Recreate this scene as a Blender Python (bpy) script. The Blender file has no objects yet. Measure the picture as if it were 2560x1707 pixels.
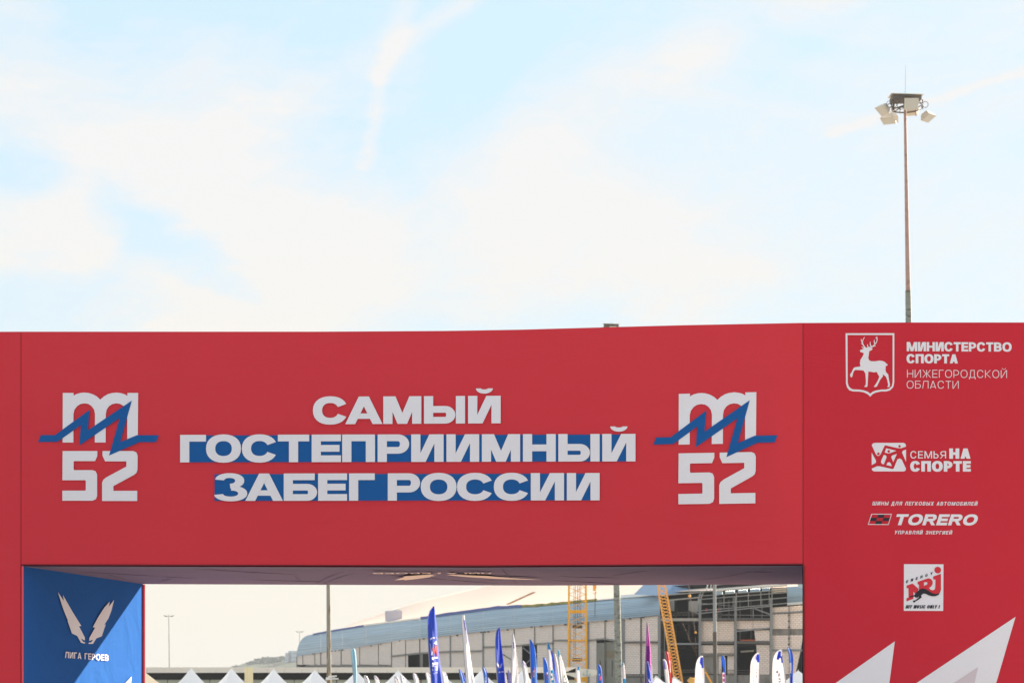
import bpy, math, random
from mathutils import Vector, Matrix
from mathutils.geometry import tessellate_polygon
random.seed(7)
sc = bpy.context.scene
COL = sc.collection
R = math.radians

# ------------------------------------------------------------------ camera, sky, sun, exposure
FPX, HX, HY, EYE = 6600.0, 1280.0, 1745.0, 1.6      # focal length and horizon in photo pixels, eye height
cam = bpy.data.cameras.new('camera')
cam.sensor_width = 36; cam.lens = 36 * FPX / 2560
cam.shift_y = (HY - 853.5) / 2560
cam.clip_start = .5; cam.clip_end = 20000
cam.dof.use_dof = True; cam.dof.focus_distance = 30.5; cam.dof.aperture_fstop = 6.3
camo = bpy.data.objects.new('camera', cam); COL.objects.link(camo)
camo.location = (0, 0, EYE); camo.rotation_euler = (R(90), 0, 0)
sc.camera = camo
sc.view_settings.view_transform = 'Standard'; sc.view_settings.look = 'None'
sc.view_settings.gamma = 1; sc.view_settings.use_curve_mapping = False
sc.view_settings.exposure = 1.62
sc.cycles.use_denoising = True
sc.cycles.max_bounces = 8
sc.cycles.volume_bounces = 0

TH = math.atan(1004 / FPX)                           # yaw of the arch
SUN_AZ = R(35) + TH                                  # from +Y towards +X
SUN_EL = R(20.3)
sd = bpy.data.lights.new('sun', 'SUN'); sd.energy = 5.0; sd.angle = R(.55); sd.color = (1, .86, .68)
so = bpy.data.objects.new('sun', sd); COL.objects.link(so)
so.rotation_euler = Vector((-math.sin(SUN_AZ) * math.cos(SUN_EL), -math.cos(SUN_AZ) * math.cos(SUN_EL), -math.sin(SUN_EL))).to_track_quat('-Z', 'Y').to_euler()

W = bpy.data.worlds.new('World'); sc.world = W; W.use_nodes = True
class NT:
    """small node-writing helper"""
    def __init__(s, nt): s.nt = nt; s.n = nt.nodes; s.l = nt.links
    def new(s, t, **k):
        nd = s.n.new(t)
        for a, b in k.items(): setattr(nd, a, b)
        return nd
    def put(s, sock, v):
        if hasattr(v, 'is_linked') or hasattr(v, 'links'): s.l.new(v, sock)
        else: sock.default_value = v
    def m(s, op, a, b=None, c=None, clamp=False):
        nd = s.new('ShaderNodeMath', operation=op); nd.use_clamp = clamp
        for i, v in enumerate((a, b, c)):
            if v is not None: s.put(nd.inputs[i], v)
        return nd.outputs[0]
    def mix(s, f, a, b):
        nd = s.new('ShaderNodeMix', data_type='RGBA')
        s.put(nd.inputs[0], f)
        for sock, v in ((nd.inputs[6], a), (nd.inputs[7], b)):
            if isinstance(v, tuple) and len(v) == 3: v = v + (1,)
            s.put(sock, v)
        return nd.outputs[2]
    def noise(s, vec, scale, detail=4, rough=.55, dist=0):
        nd = s.new('ShaderNodeTexNoise'); s.put(nd.inputs['Vector'], vec)
        nd.inputs['Scale'].default_value = scale; nd.inputs['Detail'].default_value = detail
        nd.inputs['Roughness'].default_value = rough; nd.inputs['Distortion'].default_value = dist
        return nd.outputs[0]
    def smooth(s, v, lo, hi, a=0, b=1):
        nd = s.new('ShaderNodeMapRange', interpolation_type='SMOOTHSTEP')
        s.put(nd.inputs[0], v)
        for i, x in enumerate((lo, hi, a, b)): nd.inputs[i + 1].default_value = x
        return nd.outputs[0]
    def scale(s, v, xyz):
        nd = s.new('ShaderNodeMapping'); s.l.new(v, nd.inputs[0]); nd.inputs['Scale'].default_value = xyz
        return nd.outputs[0]

def build_world():
    k = NT(W.node_tree); k.n.clear()
    out = k.new('ShaderNodeOutputWorld'); bg = k.new('ShaderNodeBackground')
    bg.inputs['Strength'].default_value = SKY_STRENGTH
    k.l.new(bg.outputs[0], out.inputs[0])
    sky = k.new('ShaderNodeTexSky', sky_type='NISHITA')
    sky.sun_disc = False; sky.sun_elevation = SUN_EL; sky.sun_rotation = SUN_AZ
    sky.air_density = 1.0; sky.dust_density = 1.2; sky.ozone_density = 1.6; sky.altitude = 100
    tc = k.new('ShaderNodeTexCoord'); d = tc.outputs['Generated']
    sp = k.new('ShaderNodeSeparateXYZ'); k.l.new(d, sp.inputs[0])
    x, y, z = sp.outputs
    az = k.m('ARCTAN2', x, y)
    e = k.m('DIVIDE', z, k.m('SQRT', k.m('ADD', k.m('MULTIPLY', x, x), k.m('MULTIPLY', y, y))))
    # cirrus texture, streaky
    n1 = k.noise(k.scale(d, (1, 1, 2.2)), 5.5, 7, .62, .6)
    n2 = k.noise(k.scale(d, (1, 1, 3.0)), 26, 6, .65, .3)
    n3 = k.noise(k.scale(d, (1.2, 1, 5.0)), 90, 4, .6, .2)
    warp = k.m('MULTIPLY', k.m('SUBTRACT', n2, .5), .022)
    az2 = k.m('ADD', az, k.m('MULTIPLY', k.m('SUBTRACT', n2, .5), .018))
    e2 = k.m('ADD', e, warp)
    def capsule(p, q, r, soft, amp):
        ax, ay = (p[0] - HX) / FPX, (HY - p[1]) / FPX
        bx, by = (q[0] - HX) / FPX, (HY - q[1]) / FPX
        dx, dy = bx - ax, by - ay; L2 = dx * dx + dy * dy
        ux = k.m('SUBTRACT', az2, ax); uy = k.m('SUBTRACT', e2, ay)
        t = k.m('DIVIDE', k.m('ADD', k.m('MULTIPLY', ux, dx), k.m('MULTIPLY', uy, dy)), L2, clamp=True)
        vx = k.m('SUBTRACT', ux, k.m('MULTIPLY', t, dx)); vy = k.m('SUBTRACT', uy, k.m('MULTIPLY', t, dy))
        dist = k.m('SQRT', k.m('ADD', k.m('MULTIPLY', vx, vx), k.m('MULTIPLY', vy, vy)))
        return k.smooth(dist, max(0, r - soft) / FPX, (r + soft) / FPX, amp, 0)
    cov = k.smooth(n1, .36, .72, 0, .85)
    caps = [((-250, 190), (820, 640), 130, 150, .62), ((20, 600), (210, 590), 95, 45, .6),
            ((560, 800), (1250, 640), 100, 210, .6), ((560, 330), (980, 120), 40, 75, .42),
            ((1210, -20), (980, 120), 12, 30, .45), ((1040, -60), (965, 170), 18, 32, .45), ((972, 150), (918, 405), 9, 20, .5),
            ((1180, 400), (1760, 110), 70, 110, .42), ((1700, 140), (2160, -60), 45, 60, .35),
            ((2700, 160), (2080, 335), 8, 14, .6), ((380, 822), (600, 778), 5, 9, .6),
            ((1450, 560), (2600, 600), 160, 330, .55),
            ((250, 30), (800, 70), 60, 130, -.5), ((-60, 400), (120, 440), 30, 70, -.5),
            ((270, 540), (640, 730), 42, 55, -.8), ((1260, 100), (1180, 300), 60, 120, -.4),
            ((1900, 60), (2560, 60), 60, 160, -.25)]
    for c in caps: cov = k.m('ADD', cov, capsule(*c))
    # fine streaks combed along the wind direction
    cb = k.new('ShaderNodeCombineXYZ'); k.l.new(k.m('ADD', k.m('MULTIPLY', az2, 14.0), k.m('MULTIPLY', e2, 14.0)), cb.inputs[0]); k.l.new(k.m('SUBTRACT', k.m('MULTIPLY', e2, 90.0), k.m('MULTIPLY', az2, 75.0)), cb.inputs[1])
    st = k.noise(cb.outputs[0], 1.0, 5, .6, .5)
    behind = k.smooth(y, -.9, -.2)                       # fades out where the azimuth wraps round
    cov = k.m('ADD', cov, k.m('MULTIPLY', behind, k.m('MULTIPLY', k.m('SUBTRACT', st, .5), .45)))
    cov = k.m('ADD', cov, k.m('MULTIPLY', k.m('SUBTRACT', n3, .5), .28))
    cov = k.m('MULTIPLY', cov, k.smooth(n2, .1, .75, .75, 1.1))
    low = k.smooth(e, .0, .24, .92, 0)                       # thin veil near the horizon all round
    cov = k.m('MAXIMUM', cov, low, clamp=False)
    cov = k.m('MINIMUM', k.m('MAXIMUM', cov, 0), .96)
    g = 1 / (SKY_STRENGTH * 2 ** sc.view_settings.exposure)
    blue = k.mix(.93, sky.outputs[0], tuple(g * c for c in BLUE))
    up = k.smooth(z, .2, 1, 0, .35)
    blue = k.mix(up, blue, sky.outputs[0])
    cl = k.mix(k.smooth(e, .02, .2), tuple(g * c for c in CLOUD_LOW), tuple(g * c for c in CLOUD_HI))
    cl = k.mix(k.smooth(z, .2, .9, 0, .6), cl, tuple(.85 * g * c for c in CLOUD_HI))
    colr = k.mix(cov, blue, cl)
    k.l.new(colr, bg.inputs['Color'])
SKY_STRENGTH = .1
BLUE = (.65, .85, .985)
CLOUD_HI = (.935, .925, .915)
CLOUD_LOW = (1.04, .93, .76)
build_world()

# ------------------------------------------------------------------ materials
MATS = {}
def mat(name, base, rough=.7, noise=0, nscale=3, metal=0, bump=0, bscale=40, spec=.3, stretch=(1, 1, 1), second=None, thr=(.45, .7), dark=None, transl=0):
    if name in MATS: return MATS[name]
    m = bpy.data.materials.new(name); m.use_nodes = True
    k = NT(m.node_tree); b = k.n['Principled BSDF']
    b.inputs['Roughness'].default_value = rough; b.inputs['Metallic'].default_value = metal
    b.inputs['Specular IOR Level'].default_value = spec
    tc = k.new('ShaderNodeTexCoord'); v = k.scale(tc.outputs['Object'], stretch)
    c = None
    if noise:
        n = k.noise(v, nscale, 5)
        lo = tuple(x * (1 - noise) for x in base); hi = tuple(min(1, x * (1 + noise)) for x in base)
        c = k.mix(n, lo, hi)
    if second:
        n = k.noise(v, nscale * 1.7, 6, .65)
        c = k.mix(k.smooth(n, *thr), c if c is not None else base, second)
    if c is None: b.inputs['Base Color'].default_value = base + (1,)
    else: k.l.new(c, b.inputs['Base Color'])
    if bump:
        n = k.noise(v, bscale, 3)
        bp = k.new('ShaderNodeBump'); bp.inputs['Strength'].default_value = bump; bp.inputs['Distance'].default_value = .02
        k.l.new(n, bp.inputs['Height']); k.l.new(bp.outputs[0], b.inputs['Normal'])
    if transl:
        out = k.n['Material Output']; t = k.new('ShaderNodeBsdfTranslucent'); ms = k.new('ShaderNodeMixShader')
        t.inputs[0].default_value = base + (1,)
        ms.inputs[0].default_value = transl
        k.l.new(b.outputs[0], ms.inputs[1]); k.l.new(t.outputs[0], ms.inputs[2]); k.l.new(ms.outputs[0], out.inputs[0])
    MATS[name] = m
    return m

def fabric(name, base, var=.05):
    """printed tensioned textile: fine weave, soft long creases, slight blotches"""
    m = bpy.data.materials.new(name); m.use_nodes = True
    k = NT(m.node_tree); b = k.n['Principled BSDF']
    b.inputs['Roughness'].default_value = .9; b.inputs['Specular IOR Level'].default_value = .02
    tc = k.new('ShaderNodeTexCoord'); v = tc.outputs['Object']
    n = k.noise(v, .9, 4); f = k.noise(v, 60, 2, .7); g = k.noise(v, 260, 2, .7)
    c = k.mix(n, tuple(x * (1 - var) for x in base), tuple(min(1, x * (1 + var)) for x in base))
    c = k.mix(k.smooth(f, .3, .7, 0, .22), c, tuple(x * .86 for x in base))
    c = k.mix(k.smooth(g, .25, .75, 0, .25), c, tuple(x * .8 for x in base))
    spot = k.noise(v, 7, 5, .75)
    c = k.mix(k.smooth(spot, .66, .76, 0, .3), c, tuple(x * .7 for x in base))
    k.l.new(c, b.inputs['Base Color'])
    cr = k.noise(k.scale(v, (.35, 1, 1.2)), 1.3, 3, .5, 1.2)
    fold = k.noise(k.scale(v, (1, 1, .12)), 2.2, 2, .5, .4)
    hsum = k.m('ADD', k.m('MULTIPLY', cr, 2.6), k.m('ADD', k.m('MULTIPLY', fold, 1.1), k.m('MULTIPLY', f, .02)))
    bp = k.new('ShaderNodeBump'); bp.inputs['Strength'].default_value = .4; bp.inputs['Distance'].default_value = .03
    k.l.new(hsum, bp.inputs['Height']); k.l.new(bp.outputs[0], b.inputs['Normal'])
    MATS[name] = m
    return m

def brickmat(name, base, mortar, bw, bh, stain=None):
    m = bpy.data.materials.new(name); m.use_nodes = True
    k = NT(m.node_tree); b = k.n['Principled BSDF']; b.inputs['Roughness'].default_value = .9
    uv = k.new('ShaderNodeUVMap'); uv.uv_map = 'UVMap'
    br = k.new('ShaderNodeTexBrick'); k.l.new(uv.outputs[0], br.inputs['Vector'])
    br.inputs['Scale'].default_value = 1; br.inputs['Brick Width'].default_value = bw; br.inputs['Row Height'].default_value = bh
    br.inputs['Mortar Size'].default_value = bh * .15; br.inputs['Mortar Smooth'].default_value = .3
    br.inputs['Color1'].default_value = base + (1,); br.inputs['Color2'].default_value = tuple(x * .9 for x in base) + (1,)
    br.inputs['Mortar'].default_value = mortar + (1,)
    n = k.noise(k.scale(uv.outputs[0], (1, .35, 1)), .9, 6, .65)
    c = k.mix(k.smooth(n, .5, .75, 0, .5), br.outputs[0], stain or tuple(x * .75 for x in base))
    n2 = k.noise(uv.outputs[0], 6, 4, .7)
    c = k.mix(k.smooth(n2, .55, .75, 0, .35), c, tuple(x * .7 for x in mortar))
    k.l.new(c, b.inputs['Base Color'])
    bp = k.new('ShaderNodeBump'); bp.inputs['Strength'].default_value = .6; bp.inputs['Distance'].default_value = .02
    k.l.new(br.outputs['Fac'], bp.inputs['Height']); bp.invert = True; k.l.new(bp.outputs[0], b.inputs['Normal'])
    MATS[name] = m
    return m

RED = fabric('red_fabric', (.70, .05, .068))
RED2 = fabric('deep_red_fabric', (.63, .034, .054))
WHITE = fabric('white_print', (.86, .82, .87), .02)
BLUEP = fabric('blue_print', (.018, .115, .36))
PANELB = fabric('panel_blue', (.024, .115, .39))
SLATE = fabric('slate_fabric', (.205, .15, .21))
PEACH = mat('peach_print', (.85, .60, .48), .8)
BLACK = mat('black_print', (.02, .02, .03), .6)
SEAM = mat('seam_stitch', (.22, .02, .03), .8)
PINK = mat('red_piping', (.85, .09, .13), .6)
TENT = mat('tent_fabric', (.88, .88, .90), .6, noise=.03, nscale=.8, transl=.25)
BEIGE = mat('beige_fascia', (.88, .78, .67), .8, noise=.06, nscale=.5)
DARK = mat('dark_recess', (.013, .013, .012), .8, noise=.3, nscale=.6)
CONC = mat('grey_concrete', (.27, .25, .22), .9, noise=.25, nscale=.5, second=(.16, .145, .12))
STEEL = mat('grey_steel', (.27, .28, .28), .6, noise=.15, nscale=1.5, second=(.22, .15, .10), thr=(.6, .75))
DSTEEL = mat('brown_steel', (.14, .12, .105), .7, noise=.25, nscale=1.5)
CLAD = mat('blue_cladding', (.27, .37, .45), .45, noise=.4, nscale=1.2, metal=.15, spec=.5, stretch=(.02, .02, 2.6), second=(.36, .47, .54), thr=(.45, .62))
ROOFSHADE = mat('blue_roof_shade', (.17, .26, .38), .5, noise=.06, nscale=.2)  # blue tone of the shaded roof area, carried by the base colour
ROOF = mat('cream_roof', (.88, .68, .54), .7, noise=.04, nscale=.1)
WHITEM = mat('white_metal', (.78, .77, .74), .5, noise=.06, nscale=1)
TARP = mat('blue_tarp', (.03, .06, .25), .5, noise=.3, nscale=1.2)
MOSS = mat('yellow_insulation', (.32, .27, .06), .9, noise=.4, nscale=1.2, second=(.12, .09, .03))
YELLOW = mat('crane_yellow', (.86, .42, .01), .5, noise=.12, nscale=.8)
ORANGE = mat('crane_orange', (.82, .42, .09), .55, noise=.12, nscale=.8)
ROPE = mat('dark_cable', (.05, .045, .04), .7)
GALV = mat('weathered_mast', (.24, .25, .22), .6, noise=.3, nscale=2, second=(.09, .10, .08), thr=(.5, .62), stretch=(1, 1, 2.5))
RUSTP = mat('reddish_mast', (.42, .27, .23), .6, noise=.2, nscale=2, second=(.3, .16, .13), thr=(.5, .7), stretch=(1, 1, 2))
LAMPM = mat('lamp_housing', (.74, .66, .55), .4, metal=.2, spec=.5)
BRICK = brickmat('pale_blocks', (.96, .82, .72), (.62, .50, .42), .36, .18)
BRICKS = brickmat('stained_blocks', (.92, .77, .65), (.58, .46, .37), .36, .18, (.36, .25, .16))

# ------------------------------------------------------------------ object helpers
def props(o, label=None, cat=None, group=None, kind=None):
    for a, b in (('label', label), ('category', cat), ('group', group), ('kind', kind)):
        if b: o[a] = b
    return o
def thing(name, label, cat, loc, rz=0, group=None):
    o = bpy.data.objects.new(name, None); COL.objects.link(o); o.empty_display_size = .3
    o.location = loc; o.rotation_euler = (0, 0, rz)
    o['_m'] = 0; del o['_m']
    return props(o, label, cat, group)
def rootmat(p):
    while p.parent: p = p.parent
    return Matrix.Translation(p.location) @ Matrix.Rotation(p.rotation_euler.z, 4, 'Z')
def inside(par, sub):                                # a sub-part keeps its part's origin
    return par
class MB:
    def __init__(s): s.v = []; s.f = []; s.mi = []; s.uv = []; s.sm = []
    def face(s, pts, mi=0, uv=None, smooth=False):
        i = len(s.v); s.v += [Vector(p) for p in pts]; s.f.append(tuple(range(i, i + len(pts)))); s.mi.append(mi); s.uv.append(uv); s.sm.append(smooth)
    def tris(s, pts, idx, mi=0):
        i = len(s.v); s.v += [Vector(p) for p in pts]
        for t in idx: s.f.append(tuple(i + j for j in t)); s.mi.append(mi); s.uv.append(None); s.sm.append(False)
    def grid(s, rows, mi=0, smooth=True, closed=False):
        i = len(s.v); n = len(rows[0])
        for r in rows: s.v += [Vector(p) for p in r]
        for a in range(len(rows) - 1):
            for b in range(n if closed else n - 1):
                c = (b + 1) % n
                s.f.append((i + a * n + b, i + a * n + c, i + (a + 1) * n + c, i + (a + 1) * n + b))
                s.mi.append(mi if not callable(mi) else mi(a, b)); s.uv.append(None); s.sm.append(smooth)
    def box(s, c, size, rz=0, mi=0):
        hx, hy, hz = (x / 2 for x in size); cs, sn = math.cos(rz), math.sin(rz); P = []
        for dz in (-hz, hz):
            for dx, dy in ((-hx, -hy), (hx, -hy), (hx, hy), (-hx, hy)):
                P.append((c[0] + dx * cs - dy * sn, c[1] + dx * sn + dy * cs, c[2] + dz))
        s.hexa(P, mi)
    def hexa(s, P, mi=0):
        i = len(s.v); s.v += [Vector(p) for p in P]
        for q in ((0, 3, 2, 1), (4, 5, 6, 7), (0, 1, 5, 4), (1, 2, 6, 5), (2, 3, 7, 6), (3, 0, 4, 7)):
            s.f.append(tuple(i + j for j in q)); s.mi.append(mi); s.uv.append(None); s.sm.append(False)
    def bar(s, p, q, w, h=None, mi=0):
        p, q = Vector(p), Vector(q); h = h or w; d = (q - p).normalized()
        up = Vector((0, 0, 1)) if abs(d.z) < .95 else Vector((0, 1, 0))
        a = d.cross(up).normalized() * w / 2; b = a.cross(d).normalized() * h / 2
        s.hexa([p - a - b, p + a - b, p + a + b, p - a + b, q - a - b, q + a - b, q + a + b, q - a + b], mi)
    def tube(s, pts, radii, n=10, mi=0, cap=True):
        pts = [Vector(p) for p in pts]; rows = []
        if not hasattr(radii, '__len__'): radii = [radii] * len(pts)
        for j, p in enumerate(pts):
            d = (pts[min(j + 1, len(pts) - 1)] - pts[max(j - 1, 0)]).normalized()
            up = Vector((0, 1, 0)) if abs(d.z) > .6 else Vector((0, 0, 1))
            a = d.cross(up).normalized(); b = d.cross(a)
            rows.append([p + (a * math.cos(t) + b * math.sin(t)) * radii[j] for t in [2 * math.pi * q / n for q in range(n)]])
        s.grid(rows, mi, True, True)
        if cap: s.face(rows[0][::-1], mi); s.face(rows[-1], mi)
    def prism(s, pts, off, mi=0, uvf=None):
        """closed slab: outline pts (world) extruded by vector off"""
        off = Vector(off); a = [Vector(p) for p in pts]; b = [p + off for p in a]; n = len(a)
        if n <= 4: tri = None
        s.face(a, mi, [uvf(p) for p in a] if uvf else None); s.face(b[::-1], mi, [uvf(p) for p in b[::-1]] if uvf else None)
        for j in range(n):
            q = (j + 1) % n; P = [a[j], b[j], b[q], a[q]]
            s.face(P, mi, [uvf(p) for p in P] if uvf else None)
    def build(s, name, mats, parent=None, label=None, cat=None, group=None, kind=None):
        if not isinstance(mats, (list, tuple)): mats = [mats]
        me = bpy.data.meshes.new(name)
        M = rootmat(parent).inverted() if parent else Matrix.Identity(4)
        me.from_pydata([M @ v for v in s.v], [], s.f)
        for m in mats: me.materials.append(m)
        me.polygons.foreach_set('material_index', s.mi); me.polygons.foreach_set('use_smooth', s.sm)
        if any(u for u in s.uv):
            L = me.uv_layers.new(name='UVMap')
            for p, u in zip(me.polygons, s.uv):
                if u:
                    for li, c in zip(p.loop_indices, u): L.data[li].uv = c
        me.update()
        o = bpy.data.objects.new(name, me); COL.objects.link(o)
        if parent: o.parent = parent
        return props(o, label, cat, group, kind)

def S(px, py, Y): return Vector(((px - HX) / FPX * Y, Y, EYE + (HY - py) / FPX * Y))
def interp(tab, x):
    if x <= tab[0][0]: return tab[0][1]
    for (a, b), (c, d) in zip(tab, tab[1:]):
        if x <= c: return b + (d - b) * (x - a) / (c - a)
    return tab[-1][1]

# ------------------------------------------------------------------ lettering (stroke-built glyphs, unit cap height)
def ring(cx, cy, rx, ry, v, h, a0=0, a1=360, n=28, p=2.25):
    out = []
    def pt(a, X, Y):
        c, s_ = math.cos(R(a)), math.sin(R(a))
        return (cx + X * math.copysign(abs(c) ** (2 / p), c), cy + Y * math.copysign(abs(s_) ** (2 / p), s_))
    m = max(4, int(n * abs(a1 - a0) / 360))
    for i in range(m):
        t0 = a0 + (a1 - a0) * i / m; t1 = a0 + (a1 - a0) * (i + 1) / m
        out.append([pt(t0, rx, ry), pt(t1, rx, ry), pt(t1, rx - v, ry - h), pt(t0, rx - v, ry - h)])
    return [out]                                     # one strip
def rc(x0, y0, x1, y1): return [[(x0, y0), (x1, y0), (x1, y1), (x0, y1)]]
def dg(xb, xt, w, y0=0, y1=1): return [[(xb, y0), (xb + w, y0), (xt + w, y1), (xt, y1)]]
def bowl(x1, y0, y1, v, h, x0=None):
    x0 = v if x0 is None else x0
    ry = (y1 - y0) / 2; r = min(ry * 1.15, x1 - x0 - .01)
    return rc(x0, y1 - h, x1 - r, y1) + rc(x0, y0, x1 - r, y0 + h) + ring(x1 - r, (y0 + y1) / 2, r, ry, v, h, -90, 90, 28, 2)
def mir(polys, Wd):
    def mm(p): return [(Wd - x, y) for x, y in p]
    return [[mm(q) for q in p] if isinstance(p[0], list) else mm(p) for p in polys]
def glyph(c, w, v, h):
    st = rc(0, 0, v, 1); rs = rc(w - v, 0, w, 1); o = .015
    if c in 'ОO': return ring(w / 2, .5, w / 2, .5 + o, v, h)
    if c in 'СC': return ring(w / 2, .5, w / 2, .5 + o, v, h, 24, 336)
    if c == 'G': return ring(w / 2, .5, w / 2, .5 + o, v, h, 35, 335) + rc(w * .55, .36, w, .36 + h * .8) + rc(w - v, .15, w, .36)
    if c == 'Э': return mir(ring(w / 2, .5, w / 2, .5 + o, v, h, 30, 330), w) + rc(w * .3, .5 - h / 2, w - v, .5 + h / 2)
    if c == 'Г': return st + rc(v, 1 - h, w, 1)
    if c in 'ТT': return rc(0, 1 - h, w, 1) + rc(w / 2 - v / 2, 0, w / 2 + v / 2, 1 - h)
    if c in 'ЕE': return st + rc(v, 1 - h, w, 1) + rc(v, 0, w, h) + rc(v, .5 - h / 2, w * .95, .5 + h / 2)
    if c == 'П': return st + rs + rc(v, 1 - h, w - v, 1)
    if c in 'НH': return st + rs + rc(v, .5 - h / 2, w - v, .5 + h / 2)
    if c in 'РP': return st + bowl(w, .3, 1, v, h)
    if c == 'R': return st + bowl(w * .97, .36, 1, v, h) + dg(w - v, w * .45, v * 1.05, 0, .37)
    if c == 'Я': return mir(st + bowl(w * .97, .36, 1, v, h) + dg(w - v, w * .45, v * 1.05, 0, .37), w)
    if c == 'Ь': return st + bowl(w, 0, .64, v, h)
    if c == 'Ы': return rc(0, 0, v, 1) + bowl(w - v * 1.05, 0, .64, v, h) + rs
    if c == 'Б': return st + bowl(w, 0, .62, v, h) + rc(v, 1 - h, w * .93, 1)
    if c in 'ВB': return st + bowl(w * .95, .5 - h / 2, 1, v, h) + bowl(w, 0, .5 + h / 2, v, h)
    if c in 'ИЙ':
        g = st + rs + dg(v * .55, w - v * 1.55, v * 1.02)
        if c == 'Й': g = g + ring(w / 2, 1.27, .26 * max(1, w), .19, v * .55, h * .62, 180, 360, 28, 2)
        return g
    if c == 'N': return st + rs + dg(w - v * 1.55, v * .55, v * 1.02)
    if c in 'МM': return st + rs + dg(w / 2 - v * .52, v * .3, v * 1.02, .0) + dg(w / 2 - v * .5, w - v * 1.3, v * 1.02, .0)
    if c in 'АA': return dg(0, w / 2 - v * .55, v * 1.08) + dg(w - v * 1.08, w / 2 - v * .53, v * 1.08) + rc(w * .22, .19, w * .78, .19 + h * .8)
    if c == 'Л': return dg(0, w * .2, v * .95) + rc(w * .2, 1 - h, w - v, 1) + rs
    if c == 'Д': return rc(0, 0, w, h) + rc(0, -.2, v, 0) + rc(w - v, -.2, w, 0) + dg(w * .14, w * .22, v, h) + rc(w * .22, 1 - h, w * .86 - v, 1) + rc(w * .86 - v, h, w * .86, 1)
    if c == 'Ж': return rc(w / 2 - v / 2, 0, w / 2 + v / 2, 1) + dg(0, w * .4, v * 1.1, 0, .52) + dg(w * .4, 0, v * 1.1, .48, 1) + dg(w - v * 1.1, w * .6 - v * 1.1, v * 1.1, 0, .52) + dg(w * .6 - v * 1.1, w - v * 1.1, v * 1.1, .48, 1)
    if c in 'КK': return st + dg(w - v * 1.15, v, v * 1.15, 0, .53) + dg(v, w - v * 1.2, v * 1.15, .47, 1)
    if c in 'УY':
        if c == 'Y': return rc(w / 2 - v / 2, 0, w / 2 + v / 2, .45) + dg(w / 2 - v / 2, 0, v, .42) + dg(w / 2 - v / 2, w - v, v, .42)
        return dg(w * .15, w - v * 1.1, v * 1.1) + dg(w * .5 - v * .55, 0, v * 1.1, .38, 1)
    if c == 'Ш': return st + rs + rc(w / 2 - v / 2, 0, w / 2 + v / 2, 1) + rc(v, 0, w - v, h)
    if c == 'Х': return dg(0, w - v * 1.15, v * 1.15) + dg(w - v * 1.15, 0, v * 1.15)
    if c == 'З': return ring(w * .47, .735, w * .44, .28, v, min(h, .175), 172, -88, 28, 2.2) + ring(w * .5, .27, w * .5, .285, v, min(h, .175), 88, -172, 28, 2.2)
    if c == 'S': return ring(w * .5, .74, w * .48, .27, v, h, 20, 270, 28, 2.1) + ring(w * .5, .26, w * .5, .27, v, h, 90, -160, 28, 2.1)
    if c == 'U': return rc(0, .4, v, 1) + rc(w - v, .4, w, 1) + ring(w / 2, .4, w / 2, .41, v, h, 180, 360)
    if c == 'L': return st + rc(v, 0, w, h)
    if c == 'I': return st
    if c == '!': return rc(0, .28, v, 1) + rc(0, 0, v, .18)
    if c == 'l': return rc(0, 0, v, 1)
    if c == 'u': return rc(0, .25, v, .7) + rc(w - v, 0, w, .7) + ring(w / 2, .27, w / 2, .28, v, h, 180, 360)
    if c == 's': return ring(w * .5, .52, w * .48, .19, v, h, 20, 270, 20, 2.1) + ring(w * .5, .18, w * .5, .19, v, h, 90, -160, 20, 2.1)
    return []
WID = {'М': 1.02, 'M': 1.0, 'Ш': 1.1, 'Ж': 1.1, 'Ы': .98, 'I': None, '!': None, 'l': None, 'О': .9, 'O': .9, 'С': .84, 'Д': .85, 'Е': .66, 'E': .68, 'L': .6, 'Г': .6, 'S': .7, 'Р': .72, 'Б': .74, 'З': .68, 'К': .75, ' ': .38, 's': .42, 'u': .5, 'Т': .7, 'T': .76, 'В': .76, 'Ь': .68}
def emit(mb, polys, mp, step=[0]):
    for p in polys:
        step[0] = (step[0] + 1) % 7; e = .0007 * step[0]
        if isinstance(p[0], list):
            for q in p: mb.face([mp(x, y, e) for x, y in q])
        else: mb.face([mp(x, y, e) for x, y in p])
def text(mb, s, O, E, U, v, h, surf, sp=.12, wide=1, ital=0, each=None):
    """text from O to E (photo pixels on the surface), cap vector U; surf(px,py,extra) gives the 3D point"""
    adv = []
    for c in s:
        w = WID.get(c, .8); adv.append(v if w is None else w * wide)
    tot = sum(adv) + sp * (len(s) - 1); x = 0
    for c, w in zip(s, adv):
        def mp(gx, gy, e, x=x):
            q = x + gx + ital * gy
            return surf(O[0] + (E[0] - O[0]) * q / tot + U[0] * gy, O[1] + (E[1] - O[1]) * q / tot + U[1] * gy, e)
        if each:
            if c != ' ': m2 = MB(); emit(m2, glyph(c, w, v, h), mp); each(m2)
        else: emit(mb, glyph(c, w, v, h), mp)
        x += w + sp
def poly(mb, pts, surf, e=0, holes=(), mi=0):
    allp = [list(pts)] + [list(h) for h in holes]
    tri = tessellate_polygon([[Vector((x, y, 0)) for x, y in q] for q in allp])
    flat = [p for q in allp for p in q]
    mb.tris([surf(x, y, e) for x, y in flat], tri, mi)
def thick(mb, pts, w, surf, e=0):
    """tapering brush stroke along pts"""
    n = len(pts)
    L, Rr = [], []
    for i, (x, y) in enumerate(pts):
        a = pts[max(0, i - 1)]; b = pts[min(n - 1, i + 1)]
        dx, dy = b[0] - a[0], b[1] - a[1]; l = math.hypot(dx, dy) or 1
        ww = w * (1 - .55 * i / (n - 1)) / 2
        L.append((x - dy / l * ww, y + dx / l * ww)); Rr.append((x + dy / l * ww, y - dx / l * ww))
    for i in range(n - 1): mb.face([surf(*p, e) for p in (L[i], L[i + 1], Rr[i + 1], Rr[i])])
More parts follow.
